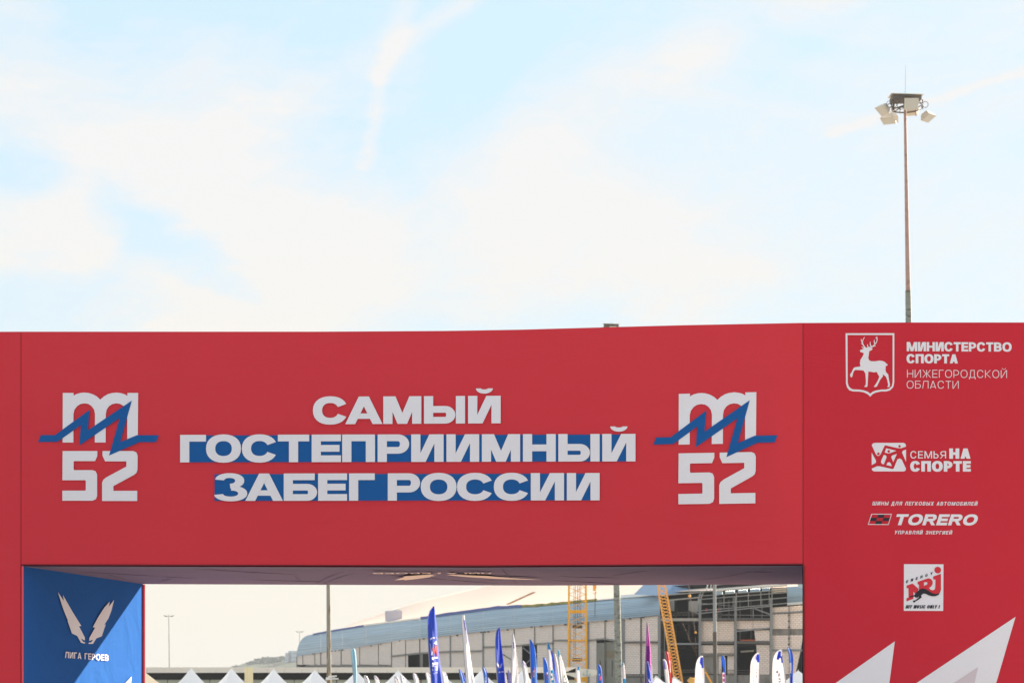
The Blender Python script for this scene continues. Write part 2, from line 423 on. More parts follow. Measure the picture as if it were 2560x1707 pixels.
def disc(c, r, n=24): return [(c[0] + r * math.cos(2 * math.pi * i / n), c[1] + r * math.sin(2 * math.pi * i / n)) for i in range(n)]
def zoomed(pts, ox, oy, k): return [(ox + x / k, oy + y / k) for x, y in pts]

# ------------------------------------------------------------------ ground
g = MB(); g.face([(-6000, -3000, 0), (6000, -3000, 0), (6000, 9000, 0), (-6000, 9000, 0)])
g.build('ground', mat('ground_paving', (.42, .385, .34), .9, noise=.15, nscale=.4, second=(.35, .32, .28), bump=.2), kind='structure')
# paved plaza with slab joints under the arch
g = MB()
for i in range(-9, 12):
    for j in range(0, 22):
        g.box((i * 3, j * 3 + 3, .0), (2.985, 2.985, .03))
props(g.build('plaza_paving', mat('plaza_slab', (.45, .41, .36), .85, noise=.12, nscale=.7)), kind='structure')

# ------------------------------------------------------------------ start arch
D0 = 30.0
pdir = Vector((math.cos(TH), -math.sin(TH), 0)); ddir = Vector((math.sin(TH), math.cos(TH), 0))
def front(px, py, t=0.0):
    """point on the plane parallel to the arch's face, t metres behind it"""
    u = (px - HX) / FPX; O = Vector((0, D0, 0)) + ddir * t
    a = (O.x - u * O.y) / (u * pdir.y - pdir.x)
    X = O.x + a * pdir.x; Y = O.y + a * pdir.y
    return Vector((X, Y, EYE + (HY - py) / FPX * Y))
BOW = .07
def bow(px, py):
    """how far the tensioned crossbeam fabric bellies out towards the viewer"""
    if not 53 < px < 2007: return 0
    f = min(1, max(0, (py - 826) / 587)); k = min(1, min(px - 53, 2007 - px) / 70)
    return BOW * math.sin(math.pi * f) * math.sin(k * math.pi / 2)
FA = lambda px, py, e=0: front(px, py, -((.012 if px < 2007 else .004) + bow(px, py) + e))
DEP = 4.9
arch = thing('start_arch', 'tall red fabric race arch with white and blue slogan across its crossbeam', 'arch', (0, D0, 0), -TH)
top = [(-700, 830), (52, 829), (420, 829), (800, 829), (1120, 827), (1300, 824), (1480, 819), (1700, 813), (2007, 807)]
def quad_body(name, tops, bots, label=None, extra_back=0, m=None):
    """fabric body with front, back, top and sides; tops/bots are front outline points"""
    mb = MB(); n = 72
    rows = []
    xs = [tops[0][0] + (tops[-1][0] - tops[0][0]) * i / n for i in range(n + 1)]
    T = [front(x, interp(tops, x)) for x in xs]; B = []
    for x, tp in zip(xs, T):
        b = tp.copy(); b.z = 0 if bots is None else front(x, interp(bots, x)).z
        B.append(b)
    rows = []
    for j in range(25):
        f = j / 24
        rows.append([t.lerp(b, f) - (ddir * bow(x, 826 + 587 * f) if name == 'crossbeam' else ddir * 0) for x, t, b in zip(xs, T, B)])
    mb.grid(rows, 0, True)
    back = [[p + ddir * (DEP + extra_back) for p in r] for r in (rows[0], rows[-1])]
    mb.grid(back[::-1], 0, False)
    mb.grid([back[0], rows[0]], 0, False)
    for k in (0, -1):
        mb.face([rows[j][k] for j in range(25)] + [back[1][k], back[0][k]])
    if bots is None: pass
    return mb.build(name, m or RED, arch, label)
XB0, XB1 = 52.5, 2007.5
beam = quad_body('crossbeam', [p for p in top if p[0] >= 52][:0] + [(XB0 + .9, 829)] + [p for p in top if 52 < p[0] < 2007] + [(XB1 - .9, 807)], [(XB0, 1412), (600, 1413.5), (1200, 1415), (1700, 1412), (XB1, 1410)])
quad_body('tower', [(-620, 832), (XB0 - .9, 829)], None, 'red tower at the left edge of the photograph')
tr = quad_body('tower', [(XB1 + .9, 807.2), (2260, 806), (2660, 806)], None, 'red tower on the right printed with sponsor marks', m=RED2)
# seams between crossbeam and towers, stitched hems
for x, y0, y1 in ((XB0, 829.5, 1412), (XB1, 808, 1411)):
    mb = MB(); mb.bar(front(x, y0, .012), front(x, y1, .012), .012, .012); mb.build('seam', SEAM, arch)
mb = MB(); mb.bar(front(XB1 + 3.6, 1413, -.004), front(XB1 + 4.2, 1980, -.004), .008, .008); mb.build('seam', SEAM, arch)
for a, b in (((XB0, 1410.6), (1200, 1413.6)), ((1200, 1413.6), (XB1, 1409.2))):
    mb = MB(); mb.bar(front(*a, -.004), front(*b, -.004), .006, .012); mb.build('hem', SEAM, arch)
# soffit
fl, fr = front(XB0, 1412), front(XB1, 1410.5)
bl = fl + ddir * DEP; br_ = front(2049, 1450.5, DEP)
mb = MB(); N = 40; rows = []
BOT = [(XB0, 1412), (600, 1413.5), (1200, 1415), (1700, 1412), (XB1, 1410)]
for j in range(9):
    r = []
    for i in range(N + 1):
        x = XB0 + (XB1 - XB0) * i / N
        p = front(x, interp(BOT, x)) + ddir * (DEP * j / 8 + (.012 if j == 0 else (-.012 if j == 8 else 0)))
        p.z += -.012 + .012 * math.sin(i * 1.1 + j * 1.7) * math.sin(math.pi * j / 8) * min(1, i / 5)
        r.append(p)
    rows.append(r)
mb.grid(rows, 0, True)
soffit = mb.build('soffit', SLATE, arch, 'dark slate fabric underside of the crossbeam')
zs = (fl.z + bl.z) / 2
def SO(px, py, e=0):
    u = (px - HX) / FPX
    z = zs - .03 - e
    z0 = fl.z + (fr.z - fl.z) * (px - 57) / 1950 - .052 - e
    Y = (z0 - EYE) * FPX / (HY - py)
    return Vector((u * Y, Y, z0))
Z9 = lambda pts: zoomed(pts, 900, 1405, 4.9)
mb = MB()
poly(mb, Z9([(425, 218), (510, 190), (540, 185), (525, 176), (560, 168), (690, 160), (800, 152), (890, 150), (905, 156), (870, 162), (940, 159), (870, 172), (860, 180), (700, 202), (550, 219), (545, 212)]), SO)
poly(mb, Z9([(1060, 153), (1150, 150), (1320, 158), (1560, 166), (1700, 180), (1950, 198), (2225, 213), (2000, 211), (1700, 204), (1350, 182), (1160, 166), (1100, 158)]), SO)
text(mb, 'ЛИГА', Z9([(1615, 127)])[0], Z9([(1058, 128)])[0], (1.5, 2.7), .2, .18, SO, .12)
text(mb, 'ГЕРОЕВ', Z9([(985, 127)])[0], Z9([(150, 128)])[0], (1.5, 2.7), .2, .18, SO, .12)
mb.build('soffit_emblem', PEACH, arch, 'pale winged emblem and words printed on the underside')
# long diagonal creases of the stretched underside, as shallow raised folds
rc_ = random.Random(11)
mb = MB()
for q in range(18):
    x0 = 90 + 1880 * rc_.random(); ln = rc_.uniform(60, 260) * rc_.choice((-1, 1)); x1 = min(1990, max(80, x0 + ln)); f0, f1 = sorted((rc_.random(), rc_.random()))
    pts = []
    for i in range(7):
        g_ = i / 6; x = x0 + (x1 - x0) * g_; f = f0 + (f1 - f0) * g_
        c_ = front(x, interp(BOT, x)) + ddir * (DEP * f + .15 * math.sin(g_ * 3 + q)); c_.z -= .020
        pts.append(c_)
    mb.tube(pts, [.001, .003, .004, .0045, .004, .003, .001], 5)
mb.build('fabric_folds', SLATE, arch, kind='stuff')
# inner side panel of the left tower
A = front(XB0 + 1.5, 1412); A0 = Vector((A.x, A.y, 0))
def SP(px, py, e=0):
    u = (px - HX) / FPX
    q = A0 + pdir * (.012 + e)
    t = (u * q.y - q.x) / (ddir.x - u * ddir.y)
    p = q + ddir * t
    return Vector((p.x, p.y, EYE + (HY - py) / FPX * p.y))
mb = MB(); rows = []
ztop = lambda t: fl.z + (bl.z - fl.z) * t / DEP + .06
for j in range(13):
    f = j / 12
    r = []
    for i in range(13):
        t = DEP * i / 12; p = A0 + pdir * (.008 + .002 * math.sin(i * .9 + j * .5) * math.sin(math.pi * i / 12)) + ddir * t
        p.z = ztop(t) * (1 - f) + .02 * f; r.append(p)
    rows.append(r)
mb.grid(rows, 0, True)
mb.build('side_panel', PANELB, arch, 'blue inner side panel of the left tower')
mb = MB()
p0 = A0 + ddir * (DEP - .02) + pdir * .02
mb.tube([(p0.x, p0.y, .02), (p0.x, p0.y, bl.z - .02)], .026, 8)
p1 = A0 + pdir * .012 - ddir * .0
mb.build('piping', PINK, arch)
mb = MB(); mb.tube([(p1.x, p1.y - .004, .02), (p1.x, p1.y - .004, fl.z - .01)], .012, 8); mb.build('piping', PINK, arch)
# mirror inner panel of the right tower (seen only from elsewhere)
mb = MB(); q = front(XB1, 1412); q.z = 0; q = q - pdir * .006
mb.face([q, q + ddir * DEP, q + ddir * DEP + Vector((0, 0, fr.z)), q + Vector((0, 0, fr.z))]); mb.build('side_panel', PANELB, arch, 'blue inner side panel of the right tower')
Z3 = lambda pts: zoomed(pts, 0, 1380, 4.795)
mb = MB()
SPe = lambda x, y, e=0: SP(x, y, e + .012)
poly(mb, Z3([(695, 475), (748, 555), (765, 580), (755, 510), (800, 590), (875, 720), (975, 880), (948, 885), (1018, 1020), (1015, 1055), (970, 1030), (995, 1068), (1025, 1082), (1010, 1092), (970, 1080), (925, 1000), (862, 970), (808, 815), (818, 822), (772, 715), (740, 625)]), SPe)
poly(mb, Z3([(1368, 568), (1335, 700), (1300, 790), (1250, 868), (1268, 862), (1255, 900), (1220, 1005), (1155, 1030), (1115, 1095), (1065, 1095), (1060, 1082), (1095, 1075), (1115, 1045), (1070, 1060), (1070, 1025), (1140, 900), (1112, 895), (1180, 770), (1250, 660), (1315, 590), (1305, 650)]), SPe)
mb.build('wing_emblem', WHITE, arch)
mb = MB()
a, b = Z3([(780, 1263), (1302, 1300)]); c = Z3([(784, 1188)])[0]
text(mb, 'ЛИГА ГЕРОЕВ', a, b, (0, c[1] - a[1]), .2, .17, SPe, .14, each=lambda q: q.build('letter', WHITE, arch))
mb = MB()
poly(mb, Z3([(1580, 1485), (1565, 1600), (1530, 2100), (1300, 2000), (1500, 1568)]), SPe)
mb.build('peak_print', WHITE, arch)

# --- prints on the front
K = 1.9765
def zl(x, y): return (430 + x / K, 950 + y / K)
LINES = [('slogan_lettering', 218, 213, 136, [('С', 696, 868), ('А', 856, 1040), ('М', 1044, 1232), ('Ы', 1245, 1448), ('Й', 1463, 1624)]),
         ('slogan_lettering', 406, 401, 136, [('Г', 40, 168), ('О', 168, 341), ('С', 345, 520), ('Т', 523, 678), ('Е', 690, 835), ('П', 841, 1003), ('Р', 1016, 1172), ('И', 1182, 1342), ('И', 1356, 1518), ('М', 1531, 1720), ('Н', 1734, 1896), ('Ы', 1909, 2113), ('Й', 2126, 2290)]),
         ('slogan_lettering', 596, 593, 135, [('З', 207, 372), ('А', 362, 548), ('Б', 552, 717), ('Е', 722, 865), ('Г', 875, 1002), ('Р', 1066, 1226), ('О', 1229, 1406), ('С', 1408, 1587), ('С', 1590, 1766), ('И', 1773, 1937), ('И', 1951, 2113)])]
def baseline(b0, b1, x0, x1):
    return lambda x: b0 + (b1 - b0) * (x - x0) / (x1 - x0)
for idx, (nm, b0, b1, cap, letters) in enumerate(LINES):
    x0, x1 = letters[0][1], letters[-1][2]; bl_ = baseline(b0, b1, x0, x1)
    if idx:
        mb = MB(); P = [(x0 + 3, bl_(x0) - cap + 3), (x1 - 2, bl_(x1) - cap + 3), (x1 - 2, bl_(x1)), (x0 + 3, bl_(x0))]
        poly(mb, [zl(*p) for p in P], FA); mb.build('slogan_band', BLUEP, arch)
    for c, a, b in letters:
        mb = MB(); w = (b - a) / cap
        def mp(gx, gy, e):
            x = a + gx * cap; return FA(*zl(x, bl_(x) - gy * cap), .004 + e)
        emit(mb, glyph(c, w, .335, .245), mp)
        mb.build('letter', WHITE, arch)
M_ = [(447, 147), (572, 147), (572, 178), (610, 158), (655, 146), (698, 143), (745, 148), (795, 163), (840, 188), (880, 224), (920, 188), (965, 162), (1015, 148), (1070, 143), (1120, 150), (1160, 162), (1192, 180), (1192, 147), (1316, 147), (1312, 650), (1190, 700), (1190, 390), (1178, 340), (1150, 300), (1110, 274), (1066, 267), (1020, 275), (980, 300), (953, 340), (943, 390), (941, 718), (816, 718), (818, 390), (808, 340), (780, 300), (742, 274), (698, 267), (650, 275), (612, 300), (582, 340), (570, 390), (569, 718), (445, 718)]
ZIG = [(160, 713), (195, 632), (357, 632), (757, 340), (735, 578), (1243, 235), (1110, 712), (1300, 634), (1555, 634), (1520, 714), (1330, 714), (980, 868), (1103, 437), (637, 752), (655, 518), (385, 710)]
FIVE = [(445, 816), (845, 816), (845, 870), (820, 932), (580, 932), (572, 940), (572, 1028), (580, 1036), (790, 1036), (825, 1048), (843, 1085), (843, 1330), (830, 1370), (790, 1388), (442, 1388), (442, 1272), (704, 1272), (712, 1264), (712, 1160), (704, 1152), (442, 1152)]
TWO = [(905, 816), (1260, 816), (1296, 832), (1310, 868), (1308, 1030), (1298, 1065), (1270, 1090), (1030, 1220), (1030, 1274), (1305, 1274), (1305, 1391), (900, 1391), (900, 1180), (915, 1145), (950, 1118), (1180, 995), (1180, 935), (935, 935), (905, 870)]
def logo(surf, parent, e0=0, wm=None, bm=None, sub='event_emblem'):
    wm = wm or WHITE; bm = bm or BLUEP
    for P, m, e, nm in ((M_, wm, 0, 'letter'), (FIVE, wm, .0005, 'digit'), (TWO, wm, .001, 'digit'), (ZIG, bm, .004, 'zigzag_line')):
        mb = MB(); poly(mb, P, surf, e0 + e); mb.build(nm, m, parent)
logo(lambda x, y, e=0: FA(60 + x / 4.611, 950 + y / 4.611, e), arch)
def rmap(x, y, e=0):
    u = (x - 444) / (1312 - 444); v = (y - 147) / (1389 - 147)
    X = (444 * (1 - u) + 1337 * u); Yt = 158 * (1 - u) + 138 * u; Yb = 1430 * (1 - u) + 1416 * u
    return FA(1600 + X / 4.611, 950 + (Yt * (1 - v) + Yb * v) / 4.611, e)
logo(rmap, arch)
Z1 = lambda pts: zoomed(pts, 2100, 815, 8.041)
mb = MB()
poly(mb, Z1([(112, 145), (1092, 143), (1090, 1130), (1070, 1225), (1005, 1290), (930, 1312), (830, 1312), (720, 1335), (650, 1370), (608, 1420), (560, 1370), (480, 1330), (390, 1315), (260, 1312), (190, 1290), (140, 1230), (120, 1150)]), FA, 0,
     [Z1([(150, 180), (1057, 180), (1058, 1120), (1040, 1205), (985, 1258), (920, 1275), (830, 1275), (720, 1294), (655, 1318), (608, 1358), (560, 1318), (480, 1290), (390, 1275), (265, 1272), (215, 1250), (172, 1200), (154, 1130)])])
mb.build('shield_outline', WHITE, arch)
mb = MB()
poly(mb, Z1([(402, 490), (412, 478), (455, 465), (490, 440), (530, 432), (580, 430), (640, 440), (655, 455), (640, 480), (610, 495), (590, 500), (580, 560), (568, 640), (580, 680), (620, 705), (700, 708), (790, 693), (850, 700), (900, 720), (930, 750), (960, 775), (950, 795), (918, 800), (915, 880), (925, 925), (970, 970), (985, 1080), (1005, 1170), (995, 1225), (948, 1222), (970, 1190), (950, 1085), (925, 1020), (860, 965), (865, 1005), (800, 1090), (745, 1205), (725, 1222), (678, 1220), (690, 1200), (710, 1180), (765, 1085), (790, 1015), (765, 975), (738, 920), (680, 930), (620, 918), (570, 912), (565, 1000), (553, 1200), (540, 1222), (488, 1222), (500, 1195), (518, 1180), (520, 1080), (510, 950), (470, 890), (400, 885), (310, 880), (275, 910), (255, 975), (255, 1000), (228, 1035), (205, 1010), (205, 965), (235, 925), (270, 850), (295, 828), (410, 810), (400, 740), (410, 680), (460, 600), (480, 545), (440, 530), (410, 520)]), FA)
for i, st in enumerate([[(510, 440), (465, 380), (450, 320), (465, 270), (495, 220)], [(450, 325), (432, 295), (425, 260)], [(475, 385), (450, 360), (425, 345)], [(495, 440), (460, 432), (435, 415)], [(575, 435), (555, 400), (550, 365)],
                        [(630, 430), (690, 380), (730, 330), (750, 270), (740, 205)], [(748, 260), (730, 245), (715, 228)], [(705, 365), (685, 310), (695, 275)], [(640, 425), (605, 370), (608, 315)], [(570, 436), (640, 415), (720, 395)]]):
    thick(mb, Z1(st), 24 / 8.04, FA, .0006 * (i + 1))
mb.build('deer_emblem', WHITE, arch)
Z6 = lambda x, y: (2060 + x / 3.564, 800 + y / 3.564)
def line(s, z, x0, x1, yt, yb, v, h, name='lettering', ital=0, sp=.12, wide=1, m=None, dy=0, e0=0):
    mb = MB(); O = z(x0, yb); E = z(x1, yb + dy); T = z(x0, yt)
    big = abs(T[1] - O[1]) > 14
    text(mb, s, O, E, (0, T[1] - O[1]), v, h, (lambda x, y, e=0: FA(x, y, e + e0)), sp, wide, ital, (lambda q: q.build('letter', m or WHITE, arch)) if big else None)
    if not big: mb.build(name, m or WHITE, arch, kind='stuff')
line('МИНИСТЕРСТВО', Z6, 737, 1672, 195, 277, .24, .22, sp=.06, dy=4)
line('СПОРТА', Z6, 735, 1193, 303, 384, .27, .22, sp=.06, dy=2)
line('НИЖЕГОРОДСКОЙ', Z6, 740, 1630, 442, 511, .085, .08, sp=.2, dy=4)
line('ОБЛАСТИ', Z6, 737, 1200, 540, 608, .085, .08, sp=.2, dy=2)
Z2 = lambda x, y: (2170 + x / 8.711, 1095 + y / 8.711)
mb = MB()
for i, P in enumerate([[(80, 150), (110, 108), (160, 100), (780, 100), (818, 125), (828, 180), (720, 218), (650, 215), (380, 155), (360, 165), (275, 350), (240, 382), (205, 382), (175, 355)],
          [(80, 310), (175, 490), (170, 535), (80, 585)], [(345, 360), (390, 375), (405, 410), (345, 570), (300, 555), (280, 515), (295, 470)],
          [(395, 218), (615, 272), (480, 325), (430, 330), (365, 310)], [(628, 342), (550, 520), (505, 410), (525, 375)],
          [(400, 585), (425, 530), (465, 520), (495, 545), (518, 608)], [(828, 245), (828, 515), (740, 310), (765, 270)],
          [(80, 660), (200, 608), (260, 610), (540, 672), (560, 655), (640, 460), (690, 440), (735, 465), (828, 665), (815, 705), (780, 722), (130, 722), (90, 695)]]):
    poly(mb, [Z2(*p) for p in P], FA)
mb.build('family_emblem', WHITE, arch)
mb = MB()
for c, r in (((226, 338), 28), ((688, 175), 26), ((452, 285), 28)): poly(mb, [Z2(*p) for p in disc(c, r)], FA, .003)
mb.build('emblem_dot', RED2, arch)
line('СЕМЬЯ', Z2, 922, 1700, 280, 438, .14, .13, sp=.2)
line('НА', Z2, 1770, 2232, 222, 445, .3, .26, sp=.1)
line('СПОРТЕ', Z2, 918, 2240, 497, 725, .3, .25, sp=.08)
Z7 = lambda x, y: (2060 + x / 3.22, 1220 + y / 3.22)
line('ШИНЫ ДЛЯ ЛЕГКОВЫХ АВТОМОБИЛЕЙ', Z7, 388, 1232, 106, 136, .22, .18, ital=.22, sp=.24, dy=3)
line('TORERO', Z7, 560, 1222, 208, 296, .3, .24, ital=.3, sp=.1, wide=1.35, dy=2)
line('УПРАВЛЯЙ ЭНЕРГИЕЙ', Z7, 565, 1028, 340, 369, .22, .18, ital=.22, sp=.24, dy=2)
mb = MB(); poly(mb, [Z7(*p) for p in [(382, 205), (546, 206), (520, 294), (353, 293)]], FA, 0, [[Z7(*p) for p in [(387, 210), (540, 211), (517, 289), (359, 288)]]])
mb.build('checker_frame', WHITE, arch)
mb = MB()
def pr(u, v): return Z7(387 + 152 * u - 27 * v, 211 + 77 * v)
for c, r in ((1, 0), (0, 1), (2, 1), (1, 2)):
    poly(mb, [pr(c / 3, r / 3), pr((c + 1) / 3, r / 3), pr((c + 1) / 3, (r + 1) / 3), pr(c / 3, (r + 1) / 3)], FA, .001)
mb.build('checker_pattern', BLACK, arch)
Z5 = lambda x, y: (2240 + x / 10.81, 1395 + y / 10.81)
mb = MB(); poly(mb, [Z5(*p) for p in [(215, 155), (1283, 160), (1275, 1418), (210, 1415)]], FA); mb.build('radio_panel', WHITE, arch)
mb = MB()
poly(mb, [Z5(*p) for p in disc((1128, 315), 90, 32)], FA, .003)
poly(mb, [Z5(*p) for p in [(285, 735), (448, 680), (612, 822), (590, 870), (555, 960), (520, 960), (470, 895), (470, 1090), (285, 1160), (282, 1080), (340, 1055), (335, 800), (285, 808)]], FA, .003)
poly(mb, [Z5(*p) for p in [(587, 632), (880, 535), (950, 560), (990, 620), (990, 690), (950, 760), (890, 795), (940, 850), (1000, 862), (1040, 845), (1060, 800), (1068, 570), (1010, 570), (1003, 490), (1215, 415), (1215, 850), (1190, 910), (1140, 955), (1060, 960), (960, 932), (860, 862), (760, 818), (680, 824), (622, 852), (622, 700), (587, 705)]], FA, .0045,
     [[Z5(*p) for p in [(755, 650), (820, 635), (850, 660), (845, 700), (755, 745)]]])
mb.build('radio_letters', RED, arch)
mb = MB()
poly(mb, [Z5(*p) for p in [(590, 880), (660, 825), (740, 812), (810, 830), (880, 870), (960, 930), (1060, 960), (1140, 950), (1200, 890), (1150, 985), (1070, 1018), (980, 1022), (880, 995), (800, 955), (740, 948), (690, 985), (680, 1020), (695, 1052), (600, 1120), (525, 1160), (500, 1190), (470, 1185), (455, 1155), (480, 1135), (520, 1130), (600, 1070), (625, 1030), (600, 1030), (590, 1060), (520, 1050), (500, 1025), (375, 1055), (370, 1025), (500, 990), (540, 930)]], FA, .007)
mb.build('panther_shape', BLACK, arch)
line('ENERGY', Z5, 270, 985, 600, 672, .26, .2, m=BLACK, ital=.15, sp=.85, dy=-235, e0=.003)
line('HIT MUSIC ONLY !', Z5, 255, 1170, 1262, 1350, .26, .2, m=BLACK, ital=.25, sp=.1, wide=.72, e0=.003)
mb = MB()
poly(mb, [Z7(*p) for p in [(570, 1230), (-120, 1716), (-120, 2100), (470, 2000)]], FA)
poly(mb, [Z7(*p) for p in [(1542, 1033), (540, 1702), (480, 2000), (1290, 1900), (1350, 1690)]], FA, .001)
mb.build('peak_print', WHITE, arch)
mb = MB()
poly(mb, [Z7(*p) for p in [(1240, 1437), (900, 1660), (860, 1900), (1150, 1850)]], FA, .003)
mb.build('peak_print', mat('faint_peach_print', (.66, .56, .60), .8), arch)

# ------------------------------------------------------------------ lighting masts
def mast(name, label, px0, y0, px1, y1, Y, r0, r1, m, group=None, splice=None, m2=None):
    """tapered pole through two photo points, carried down to the ground"""
    a = S(px0, y0, Y); b = S(px1, y1, Y); d = (b - a) / (b.z - a.z)
    base = a + d * (0 - a.z); th = thing(name, label, 'light mast', (base.x, base.y, 0), 0, group)
    def at(z): return a + d * (z - a.z)
    def rad(z): return r0 + (r1 - r0) * (a.z - z) / (a.z - b.z)
    zs_ = [a.z - (a.z) * i / 10 for i in range(11)]
    if splice is None:
        mb = MB(); mb.tube([at(z) for z in zs_], [rad(z) for z in zs_], 16); mb.build('pole', m, th)
    else:
        zc = S(px0, splice, Y).z
        mb = MB(); mb.tube([at(a.z), at((a.z + zc) / 2), at(zc)], [rad(a.z), rad((a.z + zc) / 2), rad(zc)], 16); mb.build('pole', m, th)
        mb = MB(); mb.tube([at(zc + .3), at(zc / 2), at(0)], [rad(zc) * 1.14, rad(zc / 2) * 1.12, rad(0) * 1.1], 16); mb.build('pole_sleeve', m2, th)
    mb = MB(); mb.box((base.x, base.y, .15), (.9, .9, .3)); mb.build('footing', CONC, th)
    return th, at, a.z, rad
def flood_head(th, c, k=1.0):
    """rack of floodlights round the pole top; c = pole top"""
    c = Vector(c)
    mb = MB()
    for r, z, t in ((.62, .02, .035), (.62, .55, .035)):
        pts = [c + Vector((r * math.cos(a) * k, r * math.sin(a) * k, z * k)) for a in [2 * math.pi * i / 12 for i in range(13)]]
        mb.tube(pts, t * k, 6, cap=False)
    for i in range(6):
        a = i * math.pi / 3 + .3
        p = c + Vector((.62 * math.cos(a), .62 * math.sin(a), 0)) * k
        mb.tube([p, p + Vector((0, 0, .6 * k))], .03 * k, 6)
        mb.tube([c + Vector((0, 0, .25 * k)), p + Vector((0, 0, .02))], .025 * k, 6)
        q = c + Vector((.95 * math.cos(a), .95 * math.sin(a), .1)) * k
        arc = [p + (q - p) * f + Vector((0, 0, .22 * k * math.sin(math.pi * f))) for f in (0, .25, .5, .75, 1)]
        mb.tube(arc, .022 * k, 6)
    mb.build('lamp_ring', DSTEEL, th)
    mb = MB(); mb.box(c + Vector((.02, 0, .52)) * k, (1.36 * k, 1.1 * k, .20 * k)); mb.build('gear_box', DSTEEL, th)
    mb = MB()
    mb.hexa([c + Vector(v) * k for v in ((-.74, -.62, .65), (.78, -.62, .60), (.78, .62, .64), (-.74, .62, .69), (-.74, -.62, .68), (.78, -.62, .63), (.78, .62, .67), (-.74, .62, .72))])
    mb.build('cover_plate', LAMPM, th)
    for x, z, r_ in ((-.62, .12, .13), (-.3, .08, .17), (-.46, .3, .1), (.56, .02, .14), (.62, .28, .1), (.86, .12, .13), (-.84, .14, .13)):
        mb = MB(); mb.tube([c + Vector((x + r_ * math.cos(t), -.66, z + r_ * 1.15 * math.sin(t))) * k for t in [2 * math.pi * q / 12 for q in range(13)]], .015 * k, 5, cap=False); mb.build('cable_loop', DSTEEL, th)
    for x, z0_, z1_ in ((-.33, -.05, -.3), (.42, -.05, -.42), (-.72, .36, -.1), (.74, .36, -.05)):
        mb = MB(); mb.tube([c + Vector((x, -.64, z0_)) * k, c + Vector((x, -.64, z1_)) * k], .022 * k, 5); mb.build('bracket', DSTEEL, th)
    mb = MB(); mb.tube([c + Vector((0, 0, .6)) * k, c + Vector((.03, 0, 2.1 if k > .7 else 1.0)) * k], [.011 * k, .005 * k], 5); mb.build('lightning_rod', STEEL, th)
    # lamps: (centre, yaw, tilt)
    for (x, y, z, yaw, tilt) in ((.15, -.85, .10, 0, 12), (-1.06, -.35, -.0, 62, 50), (-.76, .1, -.36, 30, 66), (1.02, -.2, -.30, -50, 60), (.45, .85, .2, -150, 45), (-.5, .85, -.1, 150, 45)):
        M = Matrix.Translation(c + Vector((x, y, z)) * k) @ Matrix.Rotation(R(-yaw), 4, 'Z') @ Matrix.Rotation(R(tilt), 4, 'X')
        w, h_, dp = .33 * k, .27 * k, .15 * k
        o = [(-w, -dp, -h_), (w, -dp, -h_), (w, -dp, h_), (-w, -dp, h_)]; i_ = [(-w * .6, dp, -h_ * .6), (w * .6, dp, -h_ * .6), (w * .6, dp, h_ * .6), (-w * .6, dp, h_ * .6)]
        mb = MB(); mb.hexa([M @ Vector(p) for p in (o[0], o[1], i_[1], i_[0], o[3], o[2], i_[2], i_[3])])
        lh = mb.build('floodlight', LAMPM, th)
        mb = MB(); e = -dp - .004 * k
        mb.hexa([M @ Vector(p) for p in ((-w * .9, e - .01, -h_ * .9), (w * .9, e - .01, -h_ * .9), (w * .9, e, -h_ * .9), (-w * .9, e, -h_ * .9), (-w * .9, e - .01, h_ * .9), (w * .9, e - .01, h_ * .9), (w * .9, e, h_ * .9), (-w * .9, e, h_ * .9))])
        mb.build('lens', mat('lamp_glass', (.55, .52, .45), .2, spec=.6), lh)
th, at, zt, _ = mast('light_mast', 'tall reddish light mast with floodlights above the right tower', 2262.5, 268, 2271.5, 800, 125, .062, .125, RUSTP, 'tall lighting masts around the plaza', 742, GALV)
flood_head(th, at(zt - .15), 1.0)
th, at, zt, _ = mast('light_mast', 'thick streaked grey light mast before the block wall, lamp head peeking over the arch', 1527, 815, 1547, 1700, 150, .12, .205, GALV, 'tall lighting masts around the plaza')
flood_head(th, at(zt - .3), .6)
th, at, zt, _ = mast('light_mast', 'slim rust streaked light mast with two arrow boards, left of the arena roof', 818, 1000, 822.5, 1700, 130, .07, .112, mat('streaked_mast', (.27, .26, .22), .6, noise=.3, nscale=3, second=(.16, .10, .05), thr=(.48, .6), stretch=(1.5, 1, .4)), 'tall lighting masts around the plaza')
flood_head(th, at(zt - .1), .8)
th2 = thing('direction_board', 'bundle of small cream direction boards strapped to the slim mast', 'sign', S(828, 1707, 129.6), 0)
for (x0, y0, x1, y1) in ((821, 1690, 842, 1688.5), (814, 1697, 846, 1695.5), (815, 1693.5, 838, 1694)):
    mb = MB(); mb.bar(S(x0, y0, 129.7), S(x1, y1, 129.7), .03, .065); mb.build('board', WHITEM, th2)
th, at, zt, _ = mast('light_mast', 'slim two toned mast before the open steel frame of the arena', 1783, 1040, 1788, 1700, 140, .075, .095, STEEL, 'tall lighting masts around the plaza', 1593, mat('dark_sleeve', (.10, .09, .08), .7, noise=.2, nscale=2))
flood_head(th, at(zt - .1), .8)
